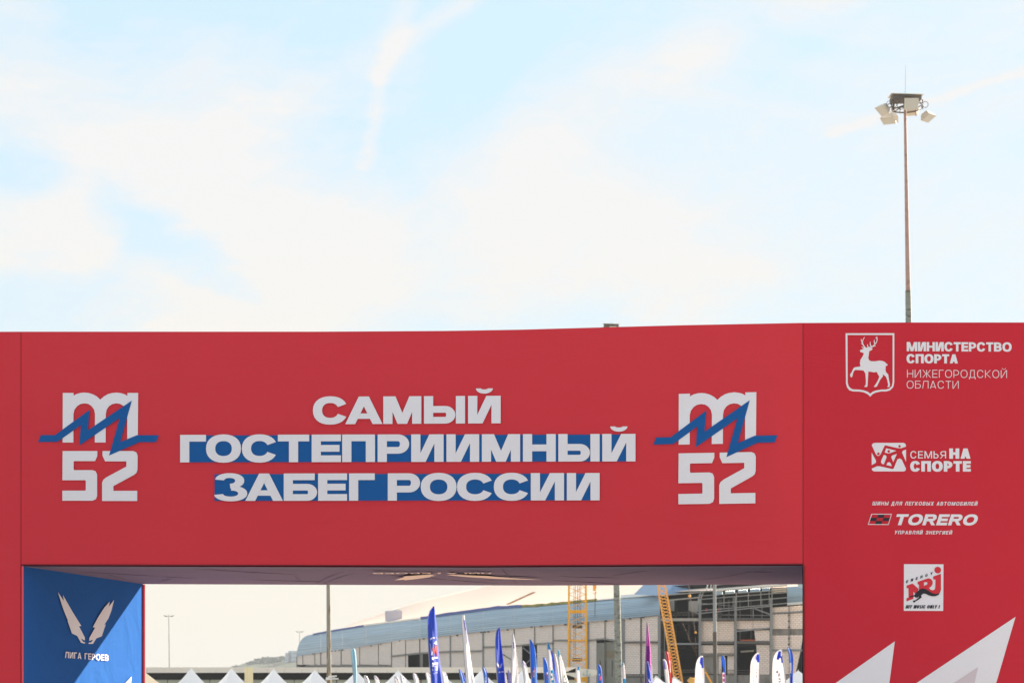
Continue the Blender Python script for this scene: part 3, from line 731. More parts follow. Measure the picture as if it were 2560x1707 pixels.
for (px, py, Y, wpx, lab) in ((422, 1540, 640, 13, 'faint distant twin lamp post, the taller of two against the pale sky'), (749, 1579, 820, 10, 'faint distant twin lamp post beside the arena corner, half hidden by it')):
    a = S(px, py, Y); base = Vector((a.x + (.25 if px < 600 else 0), a.y, 0))
    th = thing('lamp_post', lab, 'lamp post', base, 0, 'distant twin lamp posts')
    mb = MB(); mb.tube([base, a, a + Vector((0, 0, .4))], [.16, .09, .08], 8); mb.build('pole', STEEL, th)
    wm = wpx / FPX * Y
    for s_ in (-1, 1):
        mb = MB(); mb.tube([a, a + Vector((s_ * wm * .4, 0, .12)), a + Vector((s_ * wm, 0, .18))], [.07, .05, .04], 6); mb.build('arm', STEEL, th)
        mb = MB(); mb.hexa([a + Vector(v) for v in ((s_ * wm * .35, -.2, -.14), (s_ * wm * 1.0, -.2, .12), (s_ * wm * 1.0, .2, .12), (s_ * wm * .35, .2, -.14), (s_ * wm * .35, -.2, .08), (s_ * wm * 1.0, -.2, .26), (s_ * wm * 1.0, .2, .26), (s_ * wm * .35, .2, .08))]); mb.build('lamp', DSTEEL, th)

# ------------------------------------------------------------------ arena under construction
SYT = [(700, 420), (742, 400), (1040, 320), (1340, 280), (1650, 255), (2012, 240), (2200, 236)]
def SY(px): return interp(SYT, px)
WT = [(742, 1640), (800, 1630), (900, 1617), (1000, 1600), (1040, 1597), (1125, 1588), (1210, 1578), (1340, 1565), (1425, 1558), (1560, 1546), (1650, 1537)]
CT = [(742, 1588), (780, 1585), (815, 1578), (910, 1562), (1040, 1546), (1120, 1534), (1240, 1518), (1340, 1512), (1480, 1500), (1560, 1493), (1650, 1486)]
def wtop(x): return interp(WT, x)
def ctop(x): return interp(CT, x)
sb = S(1300, 1745, 290); sb.z = 0
arena = thing('arena', 'unfinished arena of pale block walls, ribbed blue cladding and cream domed roof', 'building', sb)
_len = {}
def ulen(px):
    return px * .09
def panel(x0, x1, t0, t1, b0, b1, off=0, m=None, name='block_panel', th_=.25, depth=None):
    """wall infill between photo columns x0..x1 with top (t0,t1) and bottom (b0,b1) heights"""
    Y0, Y1 = SY(x0) + off, SY(x1) + off
    P = [S(x0, b0, Y0), S(x1, b1, Y1), S(x1, t1, Y1), S(x0, t0, Y0)]
    mb = MB(); mb.prism(P, (0, th_, 0), uvf=lambda p: ((Vector((p.x, p.y * .35, 0)).length if False else p.x * 1.0 + (p.y - 300) * -.12), p.z))
    return mb.build(name, m or BRICK, arena)
def gird(x0, y0, x1, y1, wpx, off=-.12, m=None, name='girder', par=None, dpt=None):
    Y0, Y1 = SY(x0) + off, SY(x1) + off
    mb = MB(); w = wpx / FPX * (Y0 + Y1) / 2
    mb.bar(S(x0, y0, Y0), S(x1, y1, Y1), dpt or max(.12, w), w) if abs(x1 - x0) > abs(y1 - y0) else mb.bar(S(x0, y0, Y0), S(x1, y1, Y1), w, dpt or max(.12, w))
    return mb.build(name, m or STEEL, arena if par is None else par)
YB = 1769 - 25                                     # foot of the wall is below the frame
def foot(px): return HY + EYE * FPX / SY(px)
# left run: one row above a girder
cols = [742, 757, 787, 802, 853, 899, 946, 979]
for a, b in zip(cols, cols[1:]):
    panel(a, b, wtop(a) + .5, wtop(b) + .5, 1660, 1661.5)
    panel(a, b, 1665, 1666, foot(a), foot(b), .05, CONC, 'plinth_panel')
for a in cols: gird(a, wtop(a), a, foot(a), 1.6 if a not in (802, 853, 979) else 2.6, -.2, DSTEEL, 'column')
gird(766, 1663, 979, 1664, 4, -.1, CONC)
# middle runs with a girder at mid height
midA = [(979, 1639.5), (1049, 1632), (1126, 1628), (1208, 1626)]
midB = [(1208, 1617), (1285, 1614), (1336, 1609), (1382, 1607), (1382.1, 1600), (1423, 1600), (1469, 1600), (1512, 1596), (1545, 1592), (1558, 1605), (1646, 1605)]
for cs, mid in (([979, 1014, 1049, 1088, 1126, 1166, 1208], midA), ([1208, 1248, 1285, 1336, 1382, 1423, 1469, 1512, 1558], midB), ([1558, 1602, 1646], midB)):
    for a, b in zip(cs, cs[1:]):
        ma, mbb = interp(mid, a + .2), interp(mid, b - .2)
        if cs[0] == 1558: ma = mbb = 1605
        panel(a, b, wtop(a) + .5, wtop(b) + .5, ma - 2, mbb - 2)
        gird(a, ma, b, mbb, 4, -.15, CONC if cs[0] < 1500 else DSTEEL)
        lo = ma + 2, mbb + 2
        if a == 1014:
            panel(1014, 1020, lo[0], lo[0], foot(a), foot(b)); panel(1049, 1057, 1633, 1633, foot(a), foot(b), 0, CONC, 'pier')
            panel(1020, 1049, 1668, 1668, foot(a), foot(b), 0, CONC, 'plinth_panel')
        elif a == 1049:
            panel(1073, 1088, lo[0], lo[1], foot(a), foot(b)); panel(1057, 1073, 1668, 1668, foot(a), foot(b), 0, CONC, 'plinth_panel')
        elif a == 1285:
            panel(1285, 1305, lo[0], lo[1], foot(a), foot(b)); panel(1305, 1336, 1668, 1668, foot(a), foot(b), 0, CONC, 'plinth_panel')
        elif a == 1336:
            panel(1343, 1382, lo[0], lo[1], foot(a), foot(b)); panel(1336, 1343, 1668, 1668, foot(a), foot(b), 0, CONC, 'plinth_panel')
        elif a == 1469:
            panel(1469, 1491, lo[0], lo[1], foot(a), foot(b)); panel(1491, 1512, 1606, 1606, foot(a), foot(b), .1, mat('khaki_concrete', (.25, .235, .19), .9, noise=.3, nscale=.6), 'concrete_panel')
        elif a == 1512:
            panel(1512, 1545, 1604, 1604, foot(a), foot(b), .1, MATS['khaki_concrete'], 'concrete_panel'); panel(1545, 1558, lo[0], 1607, foot(a), foot(b))
        elif a >= 1558:
            panel(a, b, lo[0], lo[1], 1684, 1684); gird(a, 1688, b, 1688, 4, -.15, CONC); panel(a, b, 1692, 1692, foot(a), foot(b), 0, CONC, 'plinth_panel')
        else: panel(a, b, lo[0], lo[1], foot(a), foot(b))
        gird(a, wtop(a), a, foot(a), {1126: 4, 1208: 5, 1469: 9, 1558: 9, 1423: 3, 1602: 3}.get(a, 1.8), -.2, STEEL if a in (1126, 1208, 1469, 1558) else DSTEEL, 'column')
gird(1648, 1536, 1648, foot(1648), 7, -.25, STEEL, 'column')
for x0, y0, x1, y1 in ((1308, 1618, 1340, 1645), (1306, 1667, 1343, 1632), (1335, 1640, 1342, 1650)): gird(x0, y0, x1, y1, 1.6, .4, STEEL, 'brace')
gird(1254, 1633, 1290, 1655, .8, -.3, ROPE, 'cable')
for x in (1500, 1514, 1530): gird(x, 1650, x, 1690, 1.2, .02, DSTEEL, 'joint')
panel(1514, 1540, 1626, 1626, 1643, 1643, .02, mat('brown_board', (.24, .19, .12), .9, noise=.3, nscale=2), 'board')
# broken ledges at the foot of the wall top (bolts and stubs)
mb = MB()
x = 750
while x < 1636:
    x += random.choice((9, 24, 33, 47, 60))
    Y = SY(x) - .3; p = S(x, wtop(x) + 1, Y); mb.box(p, (.25, .2, .10 + .1 * random.random()))
mb.build('anchor_stubs', DSTEEL, arena, kind='stuff')
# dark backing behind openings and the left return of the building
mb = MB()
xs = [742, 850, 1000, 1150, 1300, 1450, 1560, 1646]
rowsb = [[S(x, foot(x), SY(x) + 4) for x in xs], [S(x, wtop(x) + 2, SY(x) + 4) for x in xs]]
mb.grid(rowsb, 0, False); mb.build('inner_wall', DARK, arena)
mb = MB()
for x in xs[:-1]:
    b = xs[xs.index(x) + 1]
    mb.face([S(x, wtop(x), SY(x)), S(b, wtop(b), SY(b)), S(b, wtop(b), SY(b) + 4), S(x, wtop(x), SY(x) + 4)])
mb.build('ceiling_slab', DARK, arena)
a = S(742, 1640, 400)
mb = MB(); mb.prism([(a.x, 400, 0), (a.x, 400, a.z), (a.x + 6, 470, a.z), (a.x + 6, 470, 0)], (.3, 0, 0), uvf=lambda p: (p.y, p.z)); mb.build('end_wall', BRICK, arena)
# cladding sheets: ribbed, curving inward at the top
def clad(x0, x1, n=4, left=False, name='cladding_sheet', tb=(wtop, ctop), ribs=13, Rd=4.5, m=None, off=-.5):
    rows = []; NR = ribs * 4
    for j in range(NR + 1):
        v = j / NR; phi = v * R(62); sy = math.sin(phi) / math.sin(R(62)); dp = Rd * (1 - math.cos(phi)) / (1 - math.cos(R(62)))
        rib = (.10 if (j % 4) in (1, 2) else 0)
        r = []
        for i in range(n + 1):
            x = x0 + (x1 - x0) * i / n
            if left: x = x + (1 - i / n) * 40 * (1 - math.sqrt(max(0, 1 - v * v)))
            Y = SY(x) + off + dp - rib
            y = tb[0](x) + (tb[1](x) - tb[0](x)) * sy
            r.append(S(x, y, Y))
        rows.append(r)
    mb = MB(); mb.grid(rows, 0, False); return mb.build(name, m or CLAD, arena)
cx = [742, 802, 856, 916, 979, 1050, 1126, 1208, 1285, 1382, 1470, 1558, 1650]
for a, b in zip(cx, cx[1:]): clad(a, b - .35, 6 if a < 800 else 3, a == 742)
def strip(x0, x1, m, name, wpx, dy=0, off=4.2, jag=0):
    n = max(2, int((x1 - x0) / 12)); mb = MB(); U, L_ = [], []
    for i in range(n + 1):
        x = x0 + (x1 - x0) * i / n; Y = SY(x) + off; t = wpx * (1 + jag * (random.random() - .5))
        U.append(S(x, ctop(x) - t + dy, Y)); L_.append(S(x, ctop(x) + dy + 1.5 + jag * random.random() * 2, Y - .6))
    mb.grid([L_, U, [p + Vector((0, 1, 0)) for p in U]], 0, False); mb.build(name, m, arena)
strip(782, 909, TARP, 'tarp', 2.6, 1, 3.4, .3); strip(1051, 1304, TARP, 'tarp', 4.6, 1, 3.4, .35)
strip(909, 1051, BEIGE, 'edge_trim', 2.5, .5, 3.6); strip(1304, 1492, MOSS, 'insulation', 3.2, .5, 3.5, .9)
strip(1552, 1634, WHITEM, 'edge_trim', 6, -1, 3.4); strip(1492, 1552, BEIGE, 'edge_trim', 1.5, 0, 3.6)
# dome
DT = [(770, 1586), (862, 1566), (900, 1550), (950, 1533), (1000, 1517), (1060, 1500), (1150, 1479), (1240, 1457), (1400, 1422), (1600, 1388), (1850, 1362), (2100, 1352), (2300, 1350)]
def dome_bot(x): return ctop(x) - .5 if x < 1650 else 1480 - (x - 1650) * .04
rows = []
xs = [862 + (2300 - 862) * i / 48 for i in range(49)]
for j in range(15):
    v = j / 14; r = []
    for x in xs:
        Y = SY(min(x, 2012)) + 4.5 + (40 + 60 * (2300 - x) / 1438) * v
        yb, yt = dome_bot(x), interp(DT, x)
        r.append(S(x, yb + (yt - yb) * math.sin(v * R(42)) / math.sin(R(42)), Y))
    rows.append(r)
# far side of the dome, mirrored down behind the crest
for j in range(1, 4):
    rows.append([Vector((p.x, p.y + 22 * j, p.z - .5 * j * j * (p.z - 6) / 6)) for p in rows[14]])
# radial sheets of the dome as parts
for a in range(0, 48, 4):
    mb = MB(); mb.grid([r[a:a + 5] for r in rows], 0, True); mb.build('roof_sheet', ROOF, arena)
# diagonal shade at the dome's edge, put in as blue-coloured sloping panels
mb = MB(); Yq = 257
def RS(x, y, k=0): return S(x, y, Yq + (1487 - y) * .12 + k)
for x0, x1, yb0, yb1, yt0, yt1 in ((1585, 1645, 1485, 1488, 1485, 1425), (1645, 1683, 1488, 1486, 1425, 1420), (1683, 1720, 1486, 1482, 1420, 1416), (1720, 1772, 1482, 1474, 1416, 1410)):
    mb = MB(); mb.prism([RS(x0, yb0), RS(x1 - .3, yb1), RS(x1 - .3, yt1), RS(x0, yt0)], (0, .25, .02)); mb.build('slope_panel', ROOFSHADE, arena)
# plant unit and ladder on the dome
p = S(984, 1548, SY(984) + 10); mb = MB(); mb.box(p + Vector((0, 0, .45)), (2.0, 1.6, 1.35), .2); ru = mb.build('plant_unit', mat('lavender_unit', (.55, .52, .58), .6), arena)
mb = MB(); mb.box(p + Vector((.4, 0, 1.2)), (.9, 1.0, .2), .2); mb.build('unit_cap', WHITEM, ru)
mb = MB(); q0, q1 = S(1266, 1512, SY(1266) + 5.5), S(1332, 1482, SY(1332) + 9)
for d in (0, .28): mb.bar(q0 + Vector((d, 0, .1)), q1 + Vector((d, 0, .1)), .06)
for i in range(22): c = q0.lerp(q1, i / 21); mb.bar(c + Vector((0, 0, .1)), c + Vector((.28, 0, .1)), .05)
mb.build('roof_ladder', mat('wood_brown', (.38, .22, .12), .8), arena)

# --- open bay and steel frame on the right
# interior: back wall, floors, roof slab (all dark and closed so no sun leaks)
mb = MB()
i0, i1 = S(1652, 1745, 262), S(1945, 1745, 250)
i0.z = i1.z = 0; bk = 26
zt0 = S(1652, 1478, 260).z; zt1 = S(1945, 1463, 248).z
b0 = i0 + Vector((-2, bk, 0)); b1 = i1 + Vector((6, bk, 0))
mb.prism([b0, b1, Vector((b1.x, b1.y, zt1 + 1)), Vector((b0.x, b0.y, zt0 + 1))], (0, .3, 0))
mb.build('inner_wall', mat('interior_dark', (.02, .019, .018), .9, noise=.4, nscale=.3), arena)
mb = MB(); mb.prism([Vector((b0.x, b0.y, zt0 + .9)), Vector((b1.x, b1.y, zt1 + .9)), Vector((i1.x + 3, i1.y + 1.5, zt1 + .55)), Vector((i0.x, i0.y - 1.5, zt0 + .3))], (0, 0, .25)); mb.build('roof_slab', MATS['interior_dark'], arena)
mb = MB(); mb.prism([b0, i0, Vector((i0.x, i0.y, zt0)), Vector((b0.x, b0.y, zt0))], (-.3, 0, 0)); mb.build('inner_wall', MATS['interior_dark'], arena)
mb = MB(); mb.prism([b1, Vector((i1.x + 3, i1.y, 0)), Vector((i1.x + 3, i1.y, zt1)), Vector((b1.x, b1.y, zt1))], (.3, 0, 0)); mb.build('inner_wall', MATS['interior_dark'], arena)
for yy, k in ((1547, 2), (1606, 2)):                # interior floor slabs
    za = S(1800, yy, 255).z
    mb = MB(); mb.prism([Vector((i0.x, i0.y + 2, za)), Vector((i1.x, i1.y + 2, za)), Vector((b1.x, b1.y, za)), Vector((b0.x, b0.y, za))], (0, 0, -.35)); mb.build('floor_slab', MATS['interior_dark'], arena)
for x in (1690, 1722, 1800, 1822, 1850, 1878, 1905): # interior columns
    gird(x, 1498, x, 1600, 4 if x % 4 else 8, 9 + (x % 7), mat('interior_grey', (.13, .125, .12), .9, noise=.3, nscale=.5), 'inner_column')
panel(1671, 1686, 1500, 1500, 1524, 1527, 3, mat('grey_sheet', (.30, .29, .27), .8, noise=.2), 'sheet'); panel(1722, 1744, 1502, 1501, 1525, 1534, 3, MATS['grey_sheet'], 'sheet')
gird(1668, 1500, 1748, 1492.5, 3, .5, mat('beige_beam', (.40, .36, .31), .8, noise=.2), 'beam')
gird(1655, 1548, 1748, 1548, 7, -.1, MATS['beige_beam'], 'beam'); gird(1668, 1608.5, 1748, 1608.5, 4, .2, STEEL, 'beam')
gird(1668, 1486.5, 1748, 1480, 2.2, .3, MATS['beige_beam'], 'beam')
def truss(x0, y0, x1, y1, h, n, off, m, name='truss', w=1.0):
    mb = MB(); Ya, Yb = SY(x0) + off, SY(x1) + off; wd = w / FPX * Ya
    A_, B_ = S(x0, y0, Ya), S(x1, y1, Yb); C_, D_ = S(x0, y0 - h, Ya), S(x1, y1 - h, Yb)
    mb.bar(A_, B_, wd); mb.bar(C_, D_, wd)
    for i in range(n):
        p, q = A_.lerp(B_, i / n), C_.lerp(D_, (i + .5) / n); r = A_.lerp(B_, (i + 1) / n)
        mb.bar(p, q, wd * .7); mb.bar(q, r, wd * .7)
    return mb.build(name, m, arena)
truss(1676, 1538, 1746, 1536, 7.5, 9, 2.5, DSTEEL, 'walkway_truss'); truss(1684, 1680, 1746, 1679, 6, 8, 2, DSTEEL, 'walkway_truss')
for x, w in ((1655, 2.5), (1661, 3), (1669, 2.5)): gird(x, 1540, x, foot(x), w, .6 + (x % 3) * .4, DSTEEL if x != 1661 else STEEL, 'column')
# cables of the small hoist inside the bay
for x0, y0, x1, y1 in ((1706, 1556, 1738, 1630), (1720, 1453, 1733, 1534), (1738, 1590, 1741, 1640), (1733, 1556, 1738, 1578)):
    mb = MB(); mb.tube([S(x0, y0, 236), S(x1, y1, 236)], .022, 5); 
    mb.build('cable', mat('rust_cable', (.16, .09, .06), .8), arena)
# columns of the frame
for x, y0, w in ((1750, 1497, 6.5), (1839, 1490, 6), (1928, 1472, 6)):
    gird(x, y0 + (22 if x == 1928 else 0), x, foot(x), w, -.35, STEEL, 'column')
# curved end ribs of the roof frame
for dx in (0, 6):
    pts = [(1744 + dx, 1528), (1744.5 + dx, 1512), (1746 + dx, 1497), (1749 + dx, 1486), (1753 + dx, 1479), (1760 + dx, 1476)]
    mb = MB(); mb.tube([S(x, y, SY(x) - 1.2) for x, y in pts], .055, 6); mb.build('curved_rib', STEEL, arena)
mb = MB()
for y in (1487, 1493, 1500, 1506, 1513, 1520, 1525): mb.bar(S(1745, y, SY(1745) - 1.2), S(1752, y - .7, SY(1752) - 1.2), .05)
mb.build('rib_rungs', STEEL, arena)
# purlins
for x0, y0, x1, y1, w in ((1750, 1479, 1967, 1463, 2.4), (1748, 1489, 1967, 1473, 1.6), (1748, 1497.5, 1967, 1480, 2), (1746, 1511, 1967, 1493, 2), (1746, 1526, 1967, 1507, 2), (1746, 1533, 1928, 1514, 2.2), (1806, 1536, 1925, 1537.5, 1.1), (1753, 1507, 1838, 1514.5, .9)):
    gird(x0, y0, x1, y1, w, -1.0, STEEL, 'purlin')
for x, y0, y1, w in ((1787, 1497, 1518, 1.4), (1810, 1489, 1518, 2), (1833, 1492, 1516, 1.6), (1841, 1480, 1514, 2.4), (1871, 1482, 1514, 2), (1902, 1478, 1511, 2), (1923, 1472, 1509, 1.8), (1930, 1466, 1509, 2.4), (1883, 1519, 1543, 2), (1794, 1527, 1543, 1.2)):
    gird(x, y0, x, y1, w, -.8, STEEL, 'post')
gird(1888, 1521, 1925, 1535, 2.2, .3, STEEL, 'brace')
for x in (1796, 1766):                                # red hoist and workers' gear
    gird(x, 1520, x, 1528, 3, .2, mat('red_paint', (.45, .05, .04), .6), 'hoist_box')
# serrated edge beams
def serr(x0, x1, y):
    gird(x0, y + 2.4, x1, y + 2.4, 3.4, -.4, DSTEEL, 'edge_beam')
    mb = MB(); n = int((x1 - x0) / 2.6)
    for i in range(n):
        x = x0 + (x1 - x0) * (i + .5) / n; mb.box(S(x, y - .7, SY(x) - .4), (.045, .12, .10))
    mb.build('deck_ribs', STEEL, arena, kind='stuff')
serr(1754, 1835, 1546); serr(1843, 1924, 1546); serr(1754, 1835, 1604); serr(1843, 1924, 1604); serr(1560, 1644, 1603)
def blk(x0, x1, t, b, m=None, tb=None): return panel(x0, x1, t, tb or t, b, b, 0, m or BRICK)
blk(1754, 1797, 1552, 1602, BRICKS); blk(1797.6, 1835, 1552, 1602, BRICKS)
blk(1754, 1797, 1612, 1632); blk(1797.6, 1835, 1612, 1632, BRICKS); gird(1754, 1635.5, 1835, 1635.5, 5, -.2, CONC)
blk(1754, 1797, 1639, 1684, CONC); blk(1797, 1804, 1639, 1684); blk(1819, 1835, 1639, 1684)
blk(1843, 1882, 1551, 1572); blk(1883, 1924, 1551, 1570); gird(1843, 1577, 1924, 1569, 3.5, -.2, STEEL)
P = [S(1889, 1601, SY(1889)), S(1924, 1601, SY(1924)), S(1924, 1574, SY(1924)), S(1886.5, 1575, SY(1887))]
mb = MB(); mb.prism(P, (0, .25, 0), uvf=lambda p: (p.x, p.z)); mb.build('block_panel', BRICK, arena)
P = [S(1897, 1685, SY(1889)), S(1924, 1685, SY(1924)), S(1924, 1611, SY(1924)), S(1891, 1611, SY(1887))]
mb = MB(); mb.prism(P, (0, .25, 0), uvf=lambda p: (p.x, p.z)); mb.build('block_panel', BRICK, arena)
gird(1852, 1599.5, 1888, 1599.5, 3, .5, mat('orange_paint', (.55, .12, .03), .7), 'beam')
gird(1853, 1628, 1883, 1626, 4, 6, mat('pale_duct', (.5, .45, .35), .7), 'duct'); gird(1800, 1674, 1890, 1675, 1, -.1, DSTEEL, 'rail'); gird(1800, 1681, 1890, 1681, 1, -.1, DSTEEL, 'rail')
# right block walls
for x0, x1, t0, t1, b0, b1 in ((1932, 1971.6, 1518, 1515, 1530, 1528), (1972.6, 2013, 1515, 1512, 1528, 1525), (1932, 1971.6, 1535, 1533, 1571, 1571), (1972.6, 2013, 1533, 1530, 1571, 1571), (1932, 1971.6, 1587, 1587, 1622, 1622), (1932, 1971.6, 1627, 1627, 1684, 1684)):
    panel(x0, x1, t0, t1, b0, b1)
for P in ([(1972.6, 1622), (2002, 1622), (2008, 1587), (1972.6, 1587)], [(1972.6, 1684), (1989, 1684), (2001, 1627), (1972.6, 1627)]):
    mb = MB(); mb.prism([S(x, y, SY(x)) for x, y in P], (0, .25, 0), uvf=lambda p: (p.x, p.z)); mb.build('block_panel', BRICK, arena)
gird(1932, 1532, 2013, 1527.5, 3, -.15, STEEL); panel(1932, 2013, 1572, 1571.5, 1586.5, 1586.5, .1, CONC, 'concrete_band'); gird(1932, 1624.5, 2013, 1624.5, 4.5, -.15, STEEL)
for y in (1537, 1552, 1567, 1595, 1610): mb = MB(); mb.box(S(1972, y, SY(1972) - .2), (.16, .2, .14)); mb.build('bolt_plate', DSTEEL, arena)
gird(1972, 1516, 1972, 1622, 1.2, -.15, DSTEEL, 'post')
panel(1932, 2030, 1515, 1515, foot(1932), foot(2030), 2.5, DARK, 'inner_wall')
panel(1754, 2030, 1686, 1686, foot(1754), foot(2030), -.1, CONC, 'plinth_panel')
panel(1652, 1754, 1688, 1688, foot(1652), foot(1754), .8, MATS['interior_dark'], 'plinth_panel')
# right cladding and roof edges
clad(1968, 2030, 3, False, 'cladding_sheet', (lambda x: 1506 - (x - 1968) * .06, lambda x: 1466 - (x - 1968) * .05), 14, 2.5)
clad(1968, 2030, 3, False, 'cladding_sheet', (lambda x: 1512.5 - (x - 1968) * .08, lambda x: 1506.4 - (x - 1968) * .07), 3, .3, WHITEM)
def ribroof(P, n, m, w, name='roof_sheet'):
    """corrugated sheet between lower edge P0-P1 and upper edge P3-P2, ribs running upward"""
    P = [Vector(p) for p in P]; rows = [[], []]
    for i in range(n * 4 + 1):
        f = i / (n * 4); o = Vector((0, -.06 if i % 4 in (1, 2) else 0, .05 if i % 4 in (1, 2) else 0))
        rows[0].append(P[0].lerp(P[1], f) + o); rows[1].append(P[3].lerp(P[2], f) + o)
    mb = MB(); mb.grid(rows, 0, False); mb.build(name, m, arena)
CRM = mat('pale_corrugated', (.74, .70, .64), .5, noise=.05)
ribroof([S(1786, 1471, 247), S(1941, 1457, 241), S(1941, 1425, 243), S(1786, 1436, 249)], 34, CRM, 1)
mb = MB(); mb.prism([S(1786, 1471.5, 246.5), S(1941, 1458.5, 240.5), S(1944, 1452, 240.5), S(1784, 1462, 246.5)], (0, .2, 0)); mb.build('dark_gutter', DARK, arena)
ribroof([S(1784, 1477, 246), S(1967, 1462.5, 239.5), S(1967, 1458, 239.6), S(1784, 1472, 246.2)], 40, CRM, 1)
for a, b in ((1785, 1808), (1813, 1838), (1845, 1870), (1875, 1901), (1905, 1925)):
    d = (a - 1785) * .082
    ribroof([S(a, 1488 - d, 247.5), S(b, 1486 - d, 246.5), S(b, 1477.5 - d, 247), S(a, 1479.5 - d, 248)], 6, CLAD, 1)
    ribroof([S(a, 1478.5 - d, 248), S(b, 1476.5 - d, 247), S(b, 1473.5 - d, 247), S(a, 1475.5 - d, 248)], 6, CRM, 1)
ribroof([S(1944, 1463, 239), S(1995, 1460, 238), S(1995, 1425, 239), S(1944, 1425, 240)], 11, CRM, 1)
for dy in (0, 6): gird(1933, 1473 + dy, 1967, 1470 + dy, 3, 1, MATS['beige_beam'], 'slat')
mb = MB(); mb.bar(S(1766, 1475, 246), S(1774, 1440, 246), .12); mb.bar(S(1776, 1475, 246), S(1781, 1440, 246), .09); mb.bar(S(1790, 1472, 246), S(1779, 1440, 246), .08); mb.build('white_strut', WHITEM, arena)
mb = MB(); mb.prism([S(1995, 1468, 239), S(2030, 1468, 237), S(2030, 1420, 238), S(1995, 1420, 240)], (0, .3, 0)); mb.build('slope_panel', mat('pale_blue_sheet', (.42, .55, .62), .5), arena)

# ------------------------------------------------------------------ cranes
def lattice(root, A_, B_, wa, wb, n, chord, lace, m, axis=Vector((1, 0, 0)), cross=True, depth=None, name='lattice'):
    """four chord lattice between centre points A_ and B_"""
    A_, B_ = Vector(A_), Vector(B_); ax = axis.normalized(); dn = (B_ - A_).normalized(); ay = dn.cross(ax).normalized()
    def c(i, f):
        w = (wa + (wb - wa) * f) / 2; sx, sy = ((-1, -1), (1, -1), (1, 1), (-1, 1))[i]
        return A_.lerp(B_, f) + ax * sx * w + ay * sy * w
    for i in range(4):
        mb = MB(); mb.bar(c(i, 0), c(i, 1), chord); mb.build('chord', m, root)
    mb = MB()
    for j in range(n):
        f0, f1 = j / n, (j + 1) / n
        for i in range(4):
            k = (i + 1) % 4
            if cross or i in (0, 2): mb.bar(c(i, f0), c(k, f1), lace); 
            if cross: mb.bar(c(k, f0), c(i, f1), lace)
            else:
                if i in (1, 3): mb.bar(c(k, f0), c(i, f1), lace)
    mb.build('lacing', m, root)
    return c
YC = 236
A_ = S(1442.5, 1000, YC); Bp = Vector((S(1444, 1700, YC).x, YC, 0))
tc_ = thing('tower_crane', 'yellow tower crane with a square lattice mast and counterweight pulleys', 'crane', Bp)
lattice(tc_, Bp, A_, 1.62, 1.34, 44, .13, .045, YELLOW, cross=False)
for y in (1456 + 70, 1530, 1600, 1648):
    mb = MB(); p = S(1445, y, YC)
    for dx, dy in ((0, -.75), (0, .75)): mb.bar(p + Vector((-.75, dy, 0)), p + Vector((.75, dy, 0)), .09)
    mb.build('cross_tie', YELLOW, tc_)
for x in (1435, 1452, 1444, 1439, 1448):
    mb = MB(); mb.tube([S(x, 1380, YC), S(x, 1648 if x % 2 else 1566, YC)], .025, 5); mb.build('cable', ROPE, tc_)
for y in (1566, 1648):
    mb = MB()
    for x in (1433, 1437, 1441, 1445, 1449, 1453): 
        c = S(x, y, YC - .1); mb.tube([c + Vector((-.06, 0, 0)), c + Vector((.06, 0, 0))], .15, 10)
    mb.bar(S(1431, y, YC), S(1456, y, YC), .08, .12); mb.build('pulley_block', ROPE, tc_)
mb = MB(); mb.box(S(1442, 1690, YC) , (1.5, 1.5, .9)); mb.build('base_cabin', YELLOW, tc_)
# jib over the arena, out of sight above the beam, carrying the hook
J0 = A_ - Vector((0, 0, 1.2)); J1 = J0 + Vector((5.5, 10, 1.2))
mb = MB(); mb.bar(J0 + Vector((-2.2, -4, 0)), J1, .25); mb.build('jib', YELLOW, tc_)
hx_ = 1487.5
mb = MB(); ph = S(hx_, 1000, YC + 4)
for dx in (-1.6, 1.6): mb.tube([S(hx_ + dx * .6, 1030, YC + 2), S(hx_ + dx, 1475, YC + 2)], .022, 5)
for dx in (-2.2, 1.6): mb.tube([S(hx_ + .8, 1478, YC + 2), S(hx_ + dx, 1541, YC + 2)], .02, 5)
mb.build('hoist_cable', ROPE, tc_)
mb = MB(); c = S(1488, 1463, YC + 2); mb.tube([c + Vector((-.1, 0, 0)), c + Vector((.1, 0, 0))], .2, 12); mb.box(c - Vector((.08, 0, .22)), (.22, .16, .5), .2); mb.tube([c - Vector((0, 0, .4)), c - Vector((-.1, 0, .62)), c - Vector((.05, 0, .78)), c - Vector((.15, 0, .66))], .045, 6); mb.build('hook_block', ORANGE, tc_)
# lattice boom crane
YD = 228
jb = thing('crawler_crane', 'orange crawler crane with a leaning lattice boom', 'crane', Vector((S(1712, 1745, YD).x, YD, 0)))
p_mid = S(1657, 1484, YD); p_bot = S(1697, 1707, YD); dirv = (p_bot - p_mid).normalized()
foot_p = p_bot + dirv * ((p_bot.z - 1.6) / -dirv.z)
lattice(jb, foot_p, p_mid, .64, .70, 32, .10, .05, ORANGE, Vector((1, 0, .18)), True)
p_top = S(1645, 1405, YD); lattice(jb, p_mid, p_top, .70, .22, 6, .09, .05, ORANGE, Vector((1, 0, .18)), True)
mb = MB(); mb.tube([S(1720, 1453, YD), S(1724, 1486, YD)], .02, 5); mb.tube([p_top, S(1720, 1420, YD), S(1720, 1453, YD)], .02, 5); mb.build('hoist_cable', ROPE, jb)
def ball(root, c, r):
    mb = MB(); rows = [[Vector(c) + Vector((r * math.sin(t) * math.cos(a), r * math.sin(t) * math.sin(a), r * math.cos(t))) for a in [2 * math.pi * i / 12 for i in range(12)]] for t in [math.pi * (j + .02) / 8.04 for j in range(9)]]
    mb.grid(rows, 0, True, True); mb.build('hook_ball', ORANGE, root)
ball(jb, S(1724, 1489, YD), .13); ball(jb, S(1739, 1580, YD), .11)
